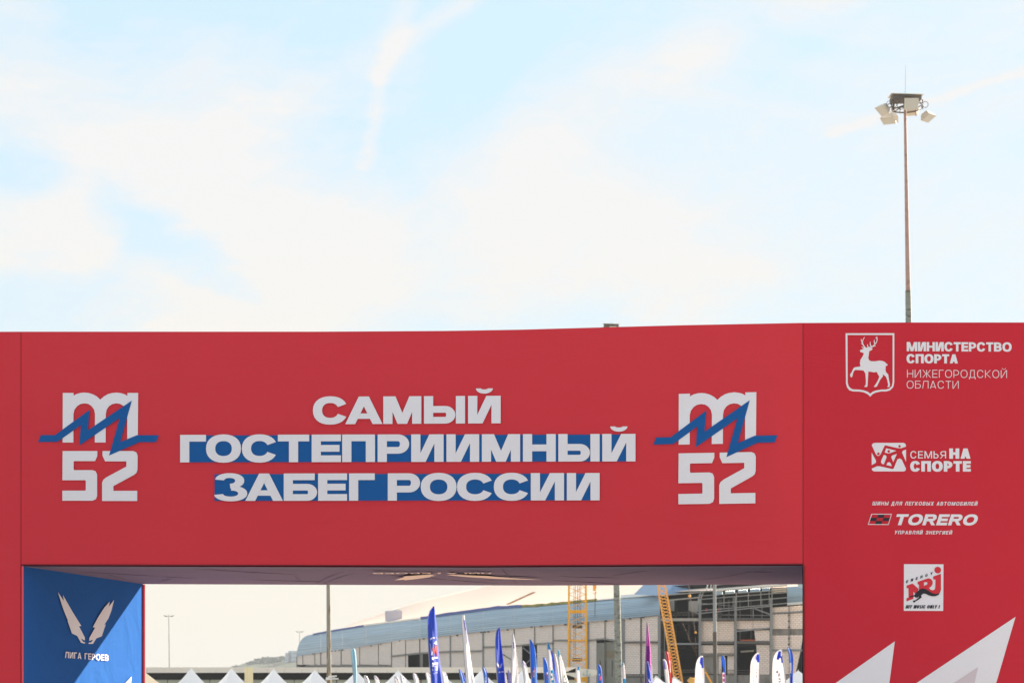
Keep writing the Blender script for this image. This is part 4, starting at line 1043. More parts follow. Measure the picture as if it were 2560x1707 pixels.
mb = MB(); mb.tube([S(1724, 1492, YD), S(1739, 1577, YD)], .018, 5); mb.build('hoist_cable', ROPE, jb)
bp = jb.location
for s_ in (-1, 1):
    mb = MB(); mb.tube([bp + Vector((s_ * 1.3, -2.4, .5)), bp + Vector((s_ * 1.3, 2.4, .5))], .48, 10); mb.bar(bp + Vector((s_ * 1.3, -2.4, .5)), bp + Vector((s_ * 1.3, 2.4, .5)), .6, .9); mb.build('track', DARK, jb)
mb = MB(); mb.box(bp + Vector((0, 0, 1.9)), (2.8, 4, 1.9)); mb.build('engine_house', ORANGE, jb)
mb = MB(); mb.tube([S(1725, 1707, YD - 2), S(1732, 1699, YD - 2), S(1738, 1697, YD - 2)], [.35, .34, .12], 10); mb.build('exhaust_cowl', ORANGE, jb)
cp = S(1770, 1700, YD + 1)
tb_ = thing('telescopic_boom', 'short yellow telescopic boom reaching up behind the white and blue flag', 'lift', Vector((cp.x + 2, YD + 1, 0)))
mb = MB(); mb.bar(S(1800, 1745, YD + 1), S(1758, 1668, YD + 1), .14); mb.build('boom', YELLOW, tb_)
mb = MB(); mb.bar(S(1763, 1678, YD + 1), S(1758, 1664, YD + 1), .24); mb.build('boom_head', mat('dark_yellow', (.35, .2, .04), .7), tb_)
mb = MB(); mb.box(Vector((cp.x + 2, YD + 1, .7)), (3, 2, 1.2)); mb.build('chassis', YELLOW, tb_)

# ------------------------------------------------------------------ long pavilion with flat roof
YP = 215
def P2(px, py, k=0): return S(px, py, YP + k)
x_l, x_r = P2(240, 1700).x, P2(1440, 1700).x
zt = P2(0, 1667).z; zb = P2(0, 1680.5).z; zw = P2(0, 1698).z
pav = thing('pavilion', 'long low pavilion with a cream roof edge and dark band beneath', 'building', ((x_l + x_r) / 2, YP, 0))
n = 28
for i in range(n):
    a = x_l + (x_r - x_l) * i / n; b = x_l + (x_r - x_l) * (i + 1) / n - .025
    mb = MB(); mb.hexa([(a, YP, zb), (b, YP, zb), (b, YP + .12, zb), (a, YP + .12, zb), (a, YP, zt), (b, YP, zt), (b, YP + .12, zt), (a, YP + .12, zt)]); mb.build('fascia_panel', BEIGE, pav)
mb = MB(); mb.box(((x_l + x_r) / 2, YP + 4.2, zt - .12), (x_r - x_l, 8, .2)); mb.build('roof', BEIGE, pav)
mb = MB(); mb.box(((x_l + x_r) / 2, YP + 4.0, (zb + zw) / 2), (x_r - x_l - .2, 7, zb - zw)); mb.build('dark_band', DARK, pav)
GL = mat('pavilion_glass', (.45, .47, .36), .25, noise=.2, nscale=.3, spec=.5)
m_ = 34
for i in range(m_):
    a = x_l + (x_r - x_l) * i / m_ + .06; b = x_l + (x_r - x_l) * (i + 1) / m_ - .06
    mb = MB(); mb.hexa([(a, YP + .7, .2), (b, YP + .7, .2), (b, YP + .74, .2), (a, YP + .74, .2), (a, YP + .7, zw), (b, YP + .7, zw), (b, YP + .74, zw), (a, YP + .74, zw)]); mb.build('window_pane', GL, pav)
    mb = MB(); mb.bar((a - .06, YP + .66, 0), (a - .06, YP + .66, zw), .07); mb.build('mullion', DSTEEL, pav)
mb = MB(); mb.prism([P2(1440, 1668.5), P2(1492, 1674), P2(1492.5, 1686), P2(1441, 1693.5), P2(1413, 1684), P2(1410, 1681)], (0, 3, 0)); mb.build('canopy_end', mat('cream_canopy', (.66, .63, .54), .7), pav)
mb = MB()
z4 = lambda x, y: (1340 + x / 5.87, 1440 + y / 5.87)
for P in ([(735, 1382), (765, 1384)], [(750, 1384), (748, 1450)], [(735, 1450), (765, 1452)], [(695, 1412), (693, 1448)], [(693, 1448), (725, 1450)], [(795, 1420), (795, 1450)], [(775, 1450), (797, 1450)]):
    a, b = [z4(*p) for p in P]; mb.bar(P2(*a, -.05), P2(*b, -.05), .05, .06)
mb.build('number_marking', mat('blue_grey_paint', (.25, .4, .48), .7), pav)

# ------------------------------------------------------------------ pagoda tents
def tent(px, py, Y, hw, eave, rz, label, group='white pagoda tents', steep=1.0, m=None, m2=None):
    p = S(px, py, Y); th = thing('pagoda_tent', label, 'tent', (p.x, p.y, 0), rz, group)
    Mx = Matrix.Translation((p.x, p.y, 0)) @ Matrix.Rotation(rz, 4, 'Z'); H = p.z
    prof = [(1.0, eave), (.8, eave + (H - eave) * .14), (.6, eave + (H - eave) * .31), (.4, eave + (H - eave) * .52), (.22, eave + (H - eave) * .74), (.09, eave + (H - eave) * .92), (.02, H)]
    mb = MB()
    for k in range(4):
        a0, a1 = k * math.pi / 2 + math.pi / 4, (k + 1) * math.pi / 2 + math.pi / 4
        rows = []
        for r, z in prof:
            c0 = Vector((math.cos(a0), math.sin(a0), 0)) * hw * r * math.sqrt(2); c1 = Vector((math.cos(a1), math.sin(a1), 0)) * hw * r * math.sqrt(2)
            rows.append([Mx @ (c0.lerp(c1, f) * (1 - .07 * math.sin(math.pi * f) * (1 if r < .95 else 0)) + Vector((0, 0, z))) for f in (0, .25, .5, .75, 1)])
        mb.grid(rows, 0, True)
    mb.build('canopy', m or TENT, th)
    mb = MB(); mb.tube([Mx @ Vector((0, 0, H - .1)), Mx @ Vector((0, 0, H + .08))], .03, 6); mb.build('finial', WHITEM, th)
    cs = [Mx @ Vector((x * hw, y * hw, 0)) for x, y in ((-1, -1), (1, -1), (1, 1), (-1, 1))]
    for k in range(4):
        a, b = cs[k], cs[(k + 1) % 4]; e = Vector((0, 0, 1))
        mb = MB(); mb.face([a + e * (eave - .3), b + e * (eave - .3), b + e * eave, a + e * eave]); mb.build('valance', m2 or TENT, th)
        mb = MB(); mb.bar(a, a + e * eave, .06); mb.build('leg', WHITEM, th)
    return th
tl = ['white pagoda tent nearest the blue side panel, leftmost of the small peaks', 'white pagoda tent just left of the yellow sign totem', 'white pagoda tent just right of the yellow sign totem', 'white pagoda tent left of the slim streaked mast', 'white pagoda tent behind the pale cyan feather flag',
      'white pagoda tent between the small purple edged flags, left of the big blue flag', 'white pagoda tent hidden low between the tall blue flag and first tall white flag', 'white pagoda tent behind the small blue flag, right of the tall white flag', 'white pagoda tent behind the pointed white flag']
for (px, py), l in zip(((478, 1671), (579, 1671), (684, 1673), (787, 1675), (891, 1678), (995, 1676), (1099, 1677), (1203, 1676), (1305, 1677)), tl):
    tent(px, py, 190, 1.35, 2.15, R(28), l)
tent(1995.5, 1676, 175, 1.5, 2.1, R(25), 'white pagoda tent by the right tower, below the dark opening')
tent(318, 1640, 125, 2.2, 1.9, R(10), 'large cream lit tent cut off by the blue side panel', m=mat('cream_tent', (.95, .84, .66), .6, transl=.4))
# frame tents of white truss zigzags
ft = thing('frame_tent', 'white folding tent with exposed zigzag frame beside the lattice boom', 'tent', (S(1650, 1745, 170).x, 170, 0))
zz = [(1628, 1705), (1640, 1688), (1660, 1706), (1670, 1702), (1686, 1691), (1706, 1707)]
for off in (0, 3.0):
    mb = MB()
    for a, b in zip(zz, zz[1:]): mb.bar(S(a[0], a[1] + off, 170 + off * .1), S(b[0], b[1] + off, 170 + off * .1), .05)
    mb.build('truss', WHITEM, ft)
mb = MB()
for x0, x1, yp, xp in ((1628, 1668, 1692, 1641), (1668, 1706, 1695, 1686)):
    mb.face([S(x0, 1712, 169), S(x1, 1712, 169), S(xp, yp, 171)]); mb.face([S(x1, 1712, 169), S(x1 + 4, 1712, 174), S(xp, yp, 171)]); mb.face([S(x0, 1712, 169), S(x0, 1712, 174), S(xp, yp, 171)])
mb.build('canopy', TENT, ft)
for x in (1630, 1668, 1704):
    mb = MB(); q = S(x, 1712, 169); mb.bar(q, (q.x, q.y, 0), .06); mb.build('leg', WHITEM, ft)
# sign totem
tp = S(622, 1707, 180); tt = thing('sign_totem', 'tall narrow sign totem, yellow on one face, between two pagoda tents', 'sign', (tp.x, 180, 0), R(38))
ztm = S(0, 1667, 180).z
mb = MB(); mb.box((tp.x, 180, ztm / 2), (.42, .42, ztm), R(38)); mb.build('body', mat('totem_cream', (.78, .68, .42), .7, noise=.1, nscale=1), tt)
mb = MB(); c_ = Vector((tp.x, 180, 0)) + Vector((math.cos(R(38)), math.sin(R(38)), 0)) * .215; mb.box((c_.x, c_.y, ztm / 2), (.01, .40, ztm - .1), R(38)); mb.build('side_face', mat('totem_pink', (.55, .42, .40), .7), tt)

# ------------------------------------------------------------------ feather flags
def cmat(nm, c): return mat('flag_' + nm, c, .5, noise=.12, nscale=1.5, transl=.42, bump=1.0, bscale=5, stretch=(2.2, 2.2, .35))
FB = cmat('royal_blue', (.03, .10, .66)); FL = cmat('light_blue', (.06, .27, .78)); FW = cmat('white', (.90, .88, .90)); FV = cmat('violet', (.22, .20, .62)); FC = cmat('cyan', (.03, .42, .72))
FPU = cmat('purple', (.30, .03, .36)); FPK = cmat('pink', (.62, .12, .55)); FR = cmat('red', (.78, .08, .09)); FPC = cmat('pale_cyan', (.45, .70, .82)); FPR = cmat('pink_red', (.75, .14, .22))
FLAGROOT = []
def flag(label, prof, Y, mats, bands=None, side='l', real=.75, art=None, group='feather flags standing on the plaza'):
    """prof: rows (y, xl, xr) in photo pixels from the tip down; bands(f_down, f_across) -> material index"""
    last = prof[-1]
    prof = list(prof) + [(last[0] + 12, last[1] + .3, last[2] + .5), (1790, last[1] + 1, last[2] + 1)]
    base = S(last[1] if side == 'l' else last[2], 1745, Y); base.z = 0
    th = thing('feather_flag', label, 'flag', base, 0, group)
    NV, NU = 40, 8
    ph = random.random() * 6
    y0, y1 = prof[0][0], prof[-1][0]
    def cloth(y, u):
        xl = interp([(p[0], p[1]) for p in prof], y); xr = interp([(p[0], p[2]) for p in prof], y)
        x = xl + (xr - xl) * u; w = (xr - xl) / FPX * Y
        full = real * min(1, w / max(.001, real * .28)) if w < real * .28 else real
        dep = math.sqrt(max(0, full * full - w * w))
        if dep > 1.2 * w: dep = 1.2 * w
        d = dep * (u if side == 'l' else 1 - u) + .10 * math.sin(u * 5.5 + ph + (y - y0) * .018) * min(1, w / .25) + .04 * math.sin(u * 12 + ph * 2)
        return S(x, y, Y + d)
    mb = MB(); rows = [[cloth(y0 + (y1 - y0) * j / NV, i / NU) for i in range(NU + 1)] for j in range(NV + 1)]
    f = (lambda a, b: bands((a + .5) / NV * (y1 - y0) + y0, (b + .5) / NU)) if bands else 0
    mb.grid(rows, f, True)
    o = mb.build('banner', mats, th)
    sol = o.modifiers.new('thickness', 'SOLIDIFY'); sol.thickness = .008
    # pole follows the leading edge
    u = 0 if side == 'l' else 1; dx = -.012 if side == 'l' else .012
    pts = [cloth(y0 + (y1 - y0) * j / 24, u) + Vector((dx, 0, 0)) for j in range(25)]; pe = pts[-1].copy(); pe.z = 0; pts.append(pe)
    mb = MB(); mb.tube(pts, [.010 + .010 * i / 25 for i in range(26)], 6); mb.build('pole', mat('flag_pole', (.10, .12, .30) if False else (.3, .3, .36), .5), th)
    mb = MB(); mb.box(Vector((pe.x, pe.y, .05)), (.7, .7, .1)); mb.build('base', DSTEEL, th)
    for nm, m, polys in (art or []):
        mb = MB()
        for P in polys:
            # subdivide each outline onto the cloth
            def cs(x, y, e=0):
                xl = interp([(p[0], p[1]) for p in prof], y); xr = interp([(p[0], p[2]) for p in prof], y)
                q = cloth(y, min(1, max(0, (x - xl) / max(.01, xr - xl)))); s_ = 1 - (.03) / Y
                return Vector((q.x * s_, q.y * s_ , EYE + (q.z - EYE) * s_)) - Vector((0, .012, 0))
            if callable(P): P(mb, cs)
            else: poly(mb, P, cs)
        mb.build(nm, m, th)
    return th
Zc = lambda pts: zoomed(pts, 1040, 1440, 5.87)
def wing(cx_, cy, k):
    return [[(cx_ - .4 * k, cy + 1.2 * k), (cx_ - 1.2 * k, cy - .2 * k), (cx_ - 1.3 * k, cy - 1.5 * k), (cx_ - .5 * k, cy - .5 * k), (cx_ - .1 * k, cy + 1 * k)],
            [(cx_ + .4 * k, cy + 1.2 * k), (cx_ + 1.0 * k, cy - .2 * k), (cx_ + 1.1 * k, cy - 1.4 * k), (cx_ + .4 * k, cy - .5 * k), (cx_ + .1 * k, cy + 1 * k)]]
def blob(x, y, rx, ry, n=14): return [(x + rx * math.cos(2 * math.pi * i / n), y + ry * math.sin(2 * math.pi * i / n)) for i in range(n)]
# big blue flag with the event emblem
flag('tallest royal blue feather flag with white and red lettering down it',
     [(1514.5, 1084.6, 1085.6), (1520, 1079, 1086.3), (1530, 1073.5, 1087.5), (1545, 1070.5, 1089), (1560, 1070, 1090.5), (1590, 1070.5, 1093), (1620, 1072, 1095.5), (1650, 1074, 1099), (1680, 1077, 1103), (1707, 1079, 1106)], 95, [FB], None, 'l', .8,
     [('emblem_letter', FW, [Zc([(205, 925), (215, 905), (240, 895), (240, 915), (215, 935)]), Zc([(248, 893), (300, 882), (304, 918), (250, 910)]), Zc([(205, 985), (300, 940), (312, 1000), (290, 1000), (262, 985), (255, 1020), (240, 1160), (226, 1150), (214, 1040)]),
                             Zc([(232, 1182), (320, 1176), (325, 1200), (262, 1205), (258, 1225), (236, 1222)]), Zc([(240, 1268), (326, 1258), (326, 1280), (262, 1292), (262, 1310), (310, 1310), (312, 1380), (245, 1380), (243, 1360), (292, 1352), (290, 1330), (242, 1330)]), Zc([(300, 1290), (326, 1262), (328, 1300), (316, 1390), (296, 1388)]), Zc([(252, 1420), (318, 1405), (318, 1412), (255, 1428)])]),
      ('emblem_zigzag', FR, [Zc([(216, 1160), (240, 1040), (262, 1090), (280, 1010), (318, 995), (326, 1170), (306, 1168), (294, 1080), (272, 1140), (240, 1165)])])])
flag('slender white feather flag with violet edging, right of the tallest blue one',
     [(1536.5, 1156, 1160), (1545, 1155, 1161.5), (1555, 1156, 1162.5), (1580, 1157.5, 1167), (1600, 1158.5, 1170.5), (1640, 1161, 1175.5), (1675, 1164, 1180.5), (1707, 1166, 1186.5)], 100, [FW, FV], lambda y, u: 1 if (1552 < y < 1605 and u > .62 + .25 * (y > 1572)) else 0, 'l')
WA = wing(1249.5, 1663, 5.5)
flag('tall royal blue feather flag with small white wings emblem',
     [(1567, 1248, 1250), (1572, 1243, 1250.5), (1582, 1240.5, 1251), (1600, 1239, 1252.5), (1630, 1239.5, 1256), (1660, 1241, 1259.5), (1707, 1244.5, 1263.5)], 98, [FB], None, 'l', .8,
     [('emblem', FW, WA), ('caption', FW, [Zc([(1215, 1398), (1238, 1392), (1238, 1412), (1216, 1416)]), Zc([(1252, 1390), (1285, 1386), (1285, 1406), (1254, 1410)])])])
flag('white pointed feather flag with violet streak, between two blue flags',
     [(1583.5, 1282.4, 1284), (1592, 1281.5, 1286), (1601, 1281, 1287), (1602, 1281, 1288), (1636, 1280.6, 1291.5), (1638, 1279.5, 1292), (1670, 1278.8, 1296), (1707, 1278.5, 1297)], 104, [FW, FV], lambda y, u: 1 if 1604 < y < 1622 and .3 < u < .6 else 0, 'l')
flag('white feather flag with violet curved stripe at its tip, left of the light blue one',
     [(1650.5, 1305.5, 1308), (1655, 1305, 1313), (1665, 1306.5, 1317), (1680, 1309, 1319.5), (1707, 1312, 1327)], 112, [FW, FV], lambda y, u: 1 if (1652 < y < 1668 and .15 < u - (y - 1652) * .03 < .5) else 0, 'l')
flag('light blue feather flag with pink ringed emblem before the dark doorway',
     [(1597.5, 1324.5, 1326.5), (1605, 1325, 1332), (1620, 1325.5, 1337), (1640, 1326.5, 1339.5), (1665, 1327, 1341), (1707, 1330, 1342.5)], 101, [FL], None, 'l', .7,
     [('emblem', FPR, [blob(1334.5, 1682, 4.2, 14)]), ('emblem_core', FW, [lambda mb, cs: poly(mb, blob(1334.8, 1683, 2.4, 9), lambda x, y, e=0: cs(x, y) - Vector((0, .012, 0)))])])
flag('thin blue feather flag tip between white flags', [(1673, 1271, 1272), (1682, 1270.5, 1274.5), (1707, 1271, 1277)], 118, [FV], None, 'l', .5)
flag('light blue feather flag with pink and white print, left of the cyan tipped flags',
     [(1642, 1358.3, 1360.5), (1650, 1358.5, 1365), (1662, 1359, 1369), (1680, 1360, 1371.5), (1707, 1362, 1373)], 104, [FL], None, 'l', .6, [('emblem', FPR, [blob(1366, 1691, 3.2, 8)]), ('emblem_bar', FW, [[(1362, 1680), (1369, 1679), (1369.5, 1684), (1362.5, 1685)]])])
flag('cyan tipped white feather flag with blue trailing edge and cyan dots',
     [(1603.5, 1369, 1371), (1612, 1369, 1373.5), (1622, 1370, 1378), (1640, 1371, 1384), (1665, 1372, 1387.5), (1707, 1374.5, 1397)], 100, [FW, FC, FB], lambda y, u: 1 if y < 1622 else (2 if u > .62 + .0009 * (1700 - y) else 0), 'l', .8,
     [('emblem', FC, [blob(1380, 1678, 3.5, 4.5), blob(1384.5, 1686, 3, 4), blob(1378.5, 1691, 2.6, 3.6), blob(1382, 1702, 3.4, 4)])])
flag('plain white feather flag tucked behind the cyan tipped pair', [(1633, 1386, 1388.5), (1640, 1386.5, 1391), (1660, 1389, 1396), (1707, 1394, 1403)], 110, [FW], None, 'l', .6)
flag('cyan tipped white feather flag with small green lettering, right of the pair',
     [(1623.5, 1395.3, 1397), (1632, 1395.8, 1399), (1642, 1396.5, 1402.5), (1655, 1397.5, 1407), (1680, 1400, 1413), (1707, 1403, 1421)], 102, [FW, FC], lambda y, u: 1 if y < 1642 - 8 * u else 0, 'l', .8,
     [('lettering', mat('flag_green_print', (.2, .5, .15), .6), [blob(1411, 1690, 1.5, 3), blob(1414, 1696, 1.6, 2)]), ('caption', mat('flag_grey_print', (.3, .3, .33), .6), [[(1408, 1704), (1418, 1702), (1418, 1705), (1408, 1707)]])])
flag('small white feather flag with cyan tip over the cream canopy end', [(1664.5, 1444, 1446.5), (1670, 1442, 1447.5), (1680, 1441, 1449.5), (1707, 1442, 1452)], 112, [FW, FC], lambda y, u: 1 if y < 1673 and u > .35 else 0, 'r', .6)
flag('blue feather flag with pink emblem, left of the thick mast', [(1659.5, 1494, 1497), (1665, 1494.3, 1501.5), (1675, 1494.5, 1504), (1707, 1495.5, 1506)], 108, [FL, FB], lambda y, u: 1 if u > .8 else 0, 'l', .6, [('emblem', FPR, [blob(1500.5, 1694, 2.6, 6)]), ('emblem_bar', FW, [[(1497, 1683), (1504, 1684), (1504, 1688), (1497, 1687)]])])
flag('narrow white feather flag with cyan tip beside the thick mast', [(1655, 1556, 1558), (1662, 1555.5, 1561.5), (1680, 1556.5, 1563.5), (1707, 1558, 1565.5)], 106, [FW, FC], lambda y, u: 1 if (y < 1662 and u < .6) or (1696 < y) else 0, 'l', .6)
flag('tall magenta feather flag fading to purple at its foot',
     [(1555, 1617.7, 1618.6), (1575, 1616.8, 1620.5), (1600, 1616, 1624), (1630, 1615, 1626.5), (1665, 1613.5, 1627), (1707, 1612.5, 1629)], 96, [FPK, FPU, cmat('deep_purple', (.12, .02, .2))], lambda y, u: (0 if y < 1612 else (1 if (y < 1672 or u > .5) else 2)) if u < .75 or y < 1600 else (0 if y < 1660 else 1), 'l', .7)
flag('royal blue feather flag with white star print before the magenta flag', [(1652, 1617.5, 1619), (1662, 1617, 1622), (1680, 1617.5, 1626.5), (1707, 1619, 1631)], 92, [FB], None, 'l', .6, [('emblem', FW, [[(1619, 1693), (1623, 1698), (1626, 1691), (1628, 1699), (1630, 1700), (1627, 1704), (1625, 1707), (1622, 1702)]])])
flag('white feather flag tip behind the magenta flag', [(1659, 1627, 1629.5), (1668, 1626.5, 1630.5), (1690, 1627, 1632), (1707, 1628, 1633)], 110, [FW], None, 'l', .5)
flag('coral red feather flag leaning beside the lattice boom', [(1626.5, 1665, 1668), (1630, 1664.5, 1672), (1640, 1665.5, 1676), (1660, 1668.5, 1679), (1685, 1671.5, 1680), (1707, 1673, 1680.5)], 100, [FR], None, 'l', .7, [('caption', FW, [[(1673, 1650), (1675.5, 1650), (1677.5, 1680), (1675.5, 1680)]])])
flag('white feather flag with violet blade print, left of the coral red one', [(1646.5, 1658, 1661), (1652, 1658.5, 1665), (1662, 1660, 1668), (1685, 1662.5, 1671.5), (1707, 1665, 1673)], 99, [FW, FV], lambda y, u: 1 if 1651 < y < 1670 and u < .45 else 0, 'l', .7)
flag('broad white feather flag with blue corner patch right of the lattice boom',
     [(1638.5, 1753, 1756.4), (1641, 1748, 1756.6), (1646, 1744.5, 1757), (1655, 1741, 1757.7), (1670, 1739, 1759), (1690, 1738.2, 1760.5), (1707, 1737.5, 1761)], 95, [FW, FB], lambda y, u: 1 if (1642 < y < 1662 and u > .45 + (y - 1642) * .0) and not (y > 1656 and u < .6) else (1 if 1658 < y < 1668 and u > .8 else 0), 'r', .7,
     [('caption', mat('flag_faint_print', (.45, .35, .4), .6), [[(1749, 1677), (1750.5, 1677), (1750.5, 1680), (1749, 1680)], [(1749, 1684), (1750.8, 1684), (1750.8, 1687), (1749, 1687)]])])
flag('narrow blue feather flag twisted over a white and red lower half',
     [(1638, 1804, 1807.5), (1645, 1803, 1811.5), (1655, 1804, 1812.7), (1665, 1806, 1812.7), (1675, 1809, 1813), (1680, 1806, 1812), (1683, 1805, 1812.5), (1707, 1806.5, 1812.5)], 100, [FL, FW, FPR], lambda y, u: 0 if y < 1678 or u > .85 else (2 if int((y - 1678) / 6) % 2 and u > .3 else 1), 'r', .6)
txt = lambda s, O, E, U, v: (lambda mb, cs: text(mb, s, O, E, U, v, v * .9, cs, .2))
flag('white feather flag with blue corner patch and thin vertical lettering',
     [(1630.5, 1894, 1898), (1634, 1889, 1898), (1641, 1883.5, 1898), (1650, 1879, 1898.2), (1662, 1876.5, 1898), (1680, 1876, 1897.5), (1707, 1875, 1896.5)], 93, [FW, FB], lambda y, u: 1 if (1635 < y < 1655 and u > .45 + max(0, (y - 1645)) * .04 and u < .97) else 0, 'r', .75,
     [('caption', mat('flag_ink', (.2, .2, .25), .6), [[(1891, 1671), (1892.5, 1670), (1893, 1675), (1891.5, 1676)], [(1891, 1678), (1892.5, 1678), (1892.5, 1683), (1891, 1683)], [(1890.7, 1686), (1892.2, 1686), (1892, 1693), (1890.5, 1693)], [(1884.5, 1688), (1885.2, 1688), (1885, 1704), (1884.3, 1704)]])])
star = [(1942.8, 1673), (1943.8, 1677), (1946.5, 1679), (1943.6, 1680.5), (1942.3, 1684), (1941.2, 1680.5), (1938.8, 1678.5), (1941.8, 1677)]
flag('broad white feather flag with blue corner patch, star and large vertical word',
     [(1622.5, 1950, 1953.8), (1626, 1944, 1954), (1632, 1939, 1954.5), (1642, 1934.5, 1955.3), (1655, 1932, 1957), (1670, 1931.4, 1960), (1690, 1931, 1962), (1707, 1930.7, 1963.5)], 88, [FW, FB], lambda y, u: 1 if (1627 < y < 1648 and (.33 < u < .92) and u > .33 + max(0, y - 1641) * .0 and u < .95 - max(0, y - 1639) * .05) or (1640 < y < 1658 and u > .88) else 0, 'r', .9,
     [('star_print', mat('flag_navy_print', (.05, .06, .2), .6), [star]), ('lettering', mat('flag_navy_print', (.05, .06, .2), .6), [txt('lus', (1952, 1712), (1950.5, 1682), (-7.5, -.5), .14)])])
flag('narrow light blue feather flag with white print by the right tower',
     [(1617, 1969.5, 1972.5), (1624, 1970.5, 1978), (1632, 1972, 1981.2), (1645, 1973.5, 1983), (1665, 1975, 1982.8), (1707, 1976, 1981.5)], 97, [FL, FB, FW], lambda y, u: 2 if 1656 < y < 1680 and u < .55 else (1 if u > .8 or y > 1690 else 0), 'l', .7, [('emblem', FR, [blob(1978.5, 1678, 1.4, 2)])])
flag('pale cyan blunt topped feather flag right of the slim mast',
     [(1620, 878.5, 884.5), (1624, 877.5, 887.5), (1635, 879, 889.5), (1660, 881.5, 891), (1685, 884, 891.5), (1707, 886, 891)], 105, [FPC], None, 'l', .6)
smalls = [(912, 1687, 'small white feather flag with violet stripe, first right of the pale cyan flag'), (937, 1687.5, 'small white feather flag with violet stripe, second right of the pale cyan flag'), (988, 1689, 'faint small white feather flag on the front of a tent, left one of two'), (1003, 1687, 'faint small white feather flag on the front of a tent, right one of two'),
          (1034, 1681.5, 'small white feather flag with violet stripe, halfway to the tallest blue flag'), (1066, 1680, 'small white feather flag touching the left side of the tallest blue flag'), (1106, 1677, 'small white feather flag touching the right side of the tallest blue flag')]
for x, y, l in smalls:
    k = 1.15 if y < 1682 else 1
    flag(l, [(y, x - 1, x + 2), (y + 2, x - 1.6, x + 5 * k), (y + 7, x - 1, x + 8 * k), (y + 13, x + .5, x + 10.5 * k), (1712, x + 3, x + 12.5 * k)], 128, [FW, FV], (lambda y_, u, y=y: 1 if 3 < y_ - y < 11 and .25 < u - (y_ - y - 3) * .07 < .5 else 0), 'l', .6)
flag('small light blue feather flag between the tallest blue and first tall white flag', [(1672, 1148, 1150), (1677, 1148, 1155), (1687, 1150.5, 1160), (1707, 1154.5, 1166)], 112, [FL, FB], lambda y, u: 1 if u > .82 else 0, 'l', .7, [('emblem', FW, [blob(1161, 1704, 1.8, 2.5)])])
flag('small light blue feather flag with white print left of the winged blue flag', [(1666, 1206.5, 1209.5), (1671, 1206.5, 1214), (1682, 1209, 1219), (1707, 1212, 1221)], 110, [FL, FB], lambda y, u: 1 if u > .8 else 0, 'l', .7, [('emblem', FW, [blob(1214, 1698, 1.8, 7)])])
flag('faint white feather flag peeking right of the winged blue flag', [(1680, 1261, 1263.5), (1686, 1260.5, 1266), (1707, 1261.5, 1268)], 116, [FW], None, 'l', .5)

# ------------------------------------------------------------------ hill, trees and far houses
YH = 2600; FS = 2600 / 1530
hill_top = [(300, 1700), (500, 1690), (585, 1668), (610, 1664), (640, 1653), (670, 1648), (690, 1647), (715, 1646), (745, 1637), (800, 1630), (900, 1625), (1100, 1640), (1400, 1680), (1700, 1740)]
rows = []
for j in range(13):
    f = j / 12; r = []
    for x in range(300, 1701, 20):
        t = S(x, interp(hill_top, x), (1760) * FS)
        p = Vector((t.x * (1 - .15 * (1 - f)), (1250 + 510 * f) * FS, max(-.5, t.z * math.sin(f * math.pi / 2) ** 1.2)))
        r.append(p)
    rows.append(r)
for j in range(1, 5): rows.append([Vector((p.x, p.y + j * 120, p.z * (1 - j / 4) - .5)) for p in rows[12]])
mb = MB(); mb.grid(rows, 0, True); mb.build('hill', mat('hill_grass', (.07, .09, .04), .95, noise=.3, nscale=.02), kind='structure')
def hz(px, y_off=0): return interp(hill_top, px) + y_off
tm = mat('far_foliage', (.055, .08, .032), .95, noise=.45, nscale=.12)
mb = MB(); rnd = random.Random(3)
for _ in range(620):
    f = rnd.random(); px = 575 + 190 * rnd.random()
    Yt = (1560 + 200 * rnd.random()) * FS; yb = interp(hill_top, px) + 2 + 22 * rnd.random() ** 1.2
    if px < 640 and yb > 1672: continue
    c = S(px, yb, Yt); r = (1.0 + 2.0 * rnd.random()) * FS
    for k in range(16):
        d = Vector((rnd.gauss(0, 1), rnd.gauss(0, 1), abs(rnd.gauss(0, 1)) * .9)).normalized() * r * (.6 + .4 * rnd.random())
        n_ = Vector((rnd.gauss(0, 1), rnd.gauss(0, 1), rnd.gauss(0, 1))).normalized(); t1 = n_.orthogonal().normalized() * r * .45; t2 = n_.cross(t1).normalized() * r * .4
        mb.face([c + d - t1, c + d - t2, c + d + t1 * .9, c + d + t2])
mb.build('hillside_woods', tm, kind='stuff')
hm = mat('far_house_blue', (.45, .55, .62), .8, noise=.08, nscale=.1); rm = mat('far_roof_red', (.38, .20, .17), .9)
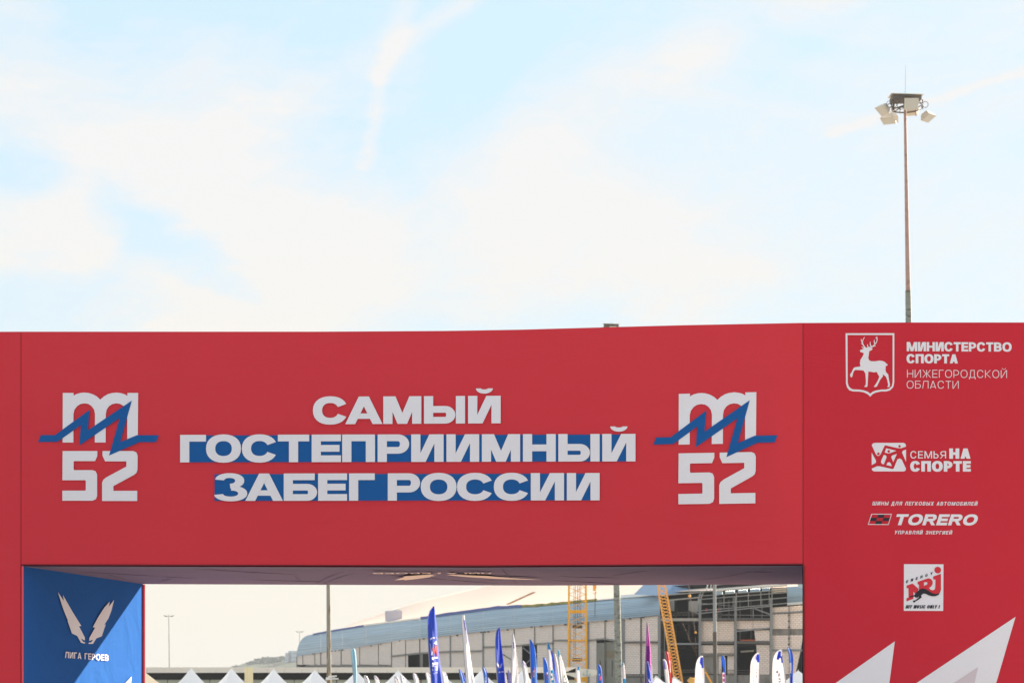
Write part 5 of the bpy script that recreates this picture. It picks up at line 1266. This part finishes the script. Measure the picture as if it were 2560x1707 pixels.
def far_house(px0, px1, yt, yb, label, roof=None, wins=3, name='apartment_block'):
    Y = 2600; D = 16; a, b = S(px0, yb, Y), S(px1, yt, Y); z0 = max(0, a.z - 12); th = thing(name, label, 'building', ((a.x + b.x) / 2, Y, z0))
    mb = MB(); mb.hexa([(a.x, Y, z0), (b.x, Y, z0), (b.x, Y + D, z0), (a.x, Y + D, z0), (a.x, Y, b.z), (b.x, Y, b.z), (b.x, Y + D, b.z), (a.x, Y + D, b.z)]); mb.build('wall', hm if not roof else mat('far_wall_cream', (.55, .5, .46), .9), th)
    if roof:
        h = (b.x - a.x) * .3; mb = MB(); L_ = [(a.x - .6, Y - 1, b.z), (b.x + .6, Y - 1, b.z), (b.x + .6, Y + D + 1, b.z), (a.x - .6, Y + D + 1, b.z)]; T0, T1 = (a.x, Y + D / 2, b.z + h), (b.x, Y + D / 2, b.z + h)
        mb.face([L_[0], L_[1], T1, T0]); mb.face([L_[2], L_[3], T0, T1]); mb.face([L_[1], L_[2], T1]); mb.face([L_[3], L_[0], T0]); mb.build('roof', rm, th)
    for i in range(wins):
        x = a.x + (b.x - a.x) * (i + .5) / wins
        for z in ([b.z - 2] if roof else [b.z - 2.5, b.z - 6.5]):
            mb = MB(); mb.box((x, Y - .1, z), ((b.x - a.x) / wins * .45, .4, 1.8)); mb.build('window', mat('far_window', (.2, .25, .3), .4), th)
far_house(713, 728, 1631, 1648, 'pale blue apartment block at the left end of the hilltop')
far_house(721, 748, 1626, 1648, 'taller pale blue apartment block on the hilltop beside the arena', wins=5)
for i, (x0, x1, yt, yb, l) in enumerate(((676, 684, 1663, 1668, 'lowest red roofed house at the foot of the wooded hill'), (688, 697, 1660, 1667, 'red roofed house left of the middle on the hill foot'), (700, 711, 1661, 1668, 'wide pale house low on the hill with dull red roof'), (720, 729, 1654, 1661, 'red roofed house just under the apartment blocks'), (732, 741, 1651, 1659, 'small red roofed house against the arena corner'))):
    far_house(x0, x1, yt, yb, l, True, 2, 'hillside_house')

# ------------------------------------------------------------------ haze
HAZE = .00017
mb = MB(); mb.box((0, 1900, 37), (4000, 4200, 76)); hz_ = mb.build('haze', mat('haze_tmp', (1, 1, 1)), kind='stuff')
hm_ = bpy.data.materials.new('haze_air'); hm_.use_nodes = True; hm_.node_tree.nodes.clear()
o_ = hm_.node_tree.nodes.new('ShaderNodeOutputMaterial'); v_ = hm_.node_tree.nodes.new('ShaderNodeVolumePrincipled')
v_.inputs['Color'].default_value = (.52, .57, .64, 1); v_.inputs['Density'].default_value = HAZE; v_.inputs['Anisotropy'].default_value = .1
hm_.node_tree.links.new(v_.outputs[0], o_.inputs['Volume'])
hz_.data.materials.clear(); hz_.data.materials.append(hm_)
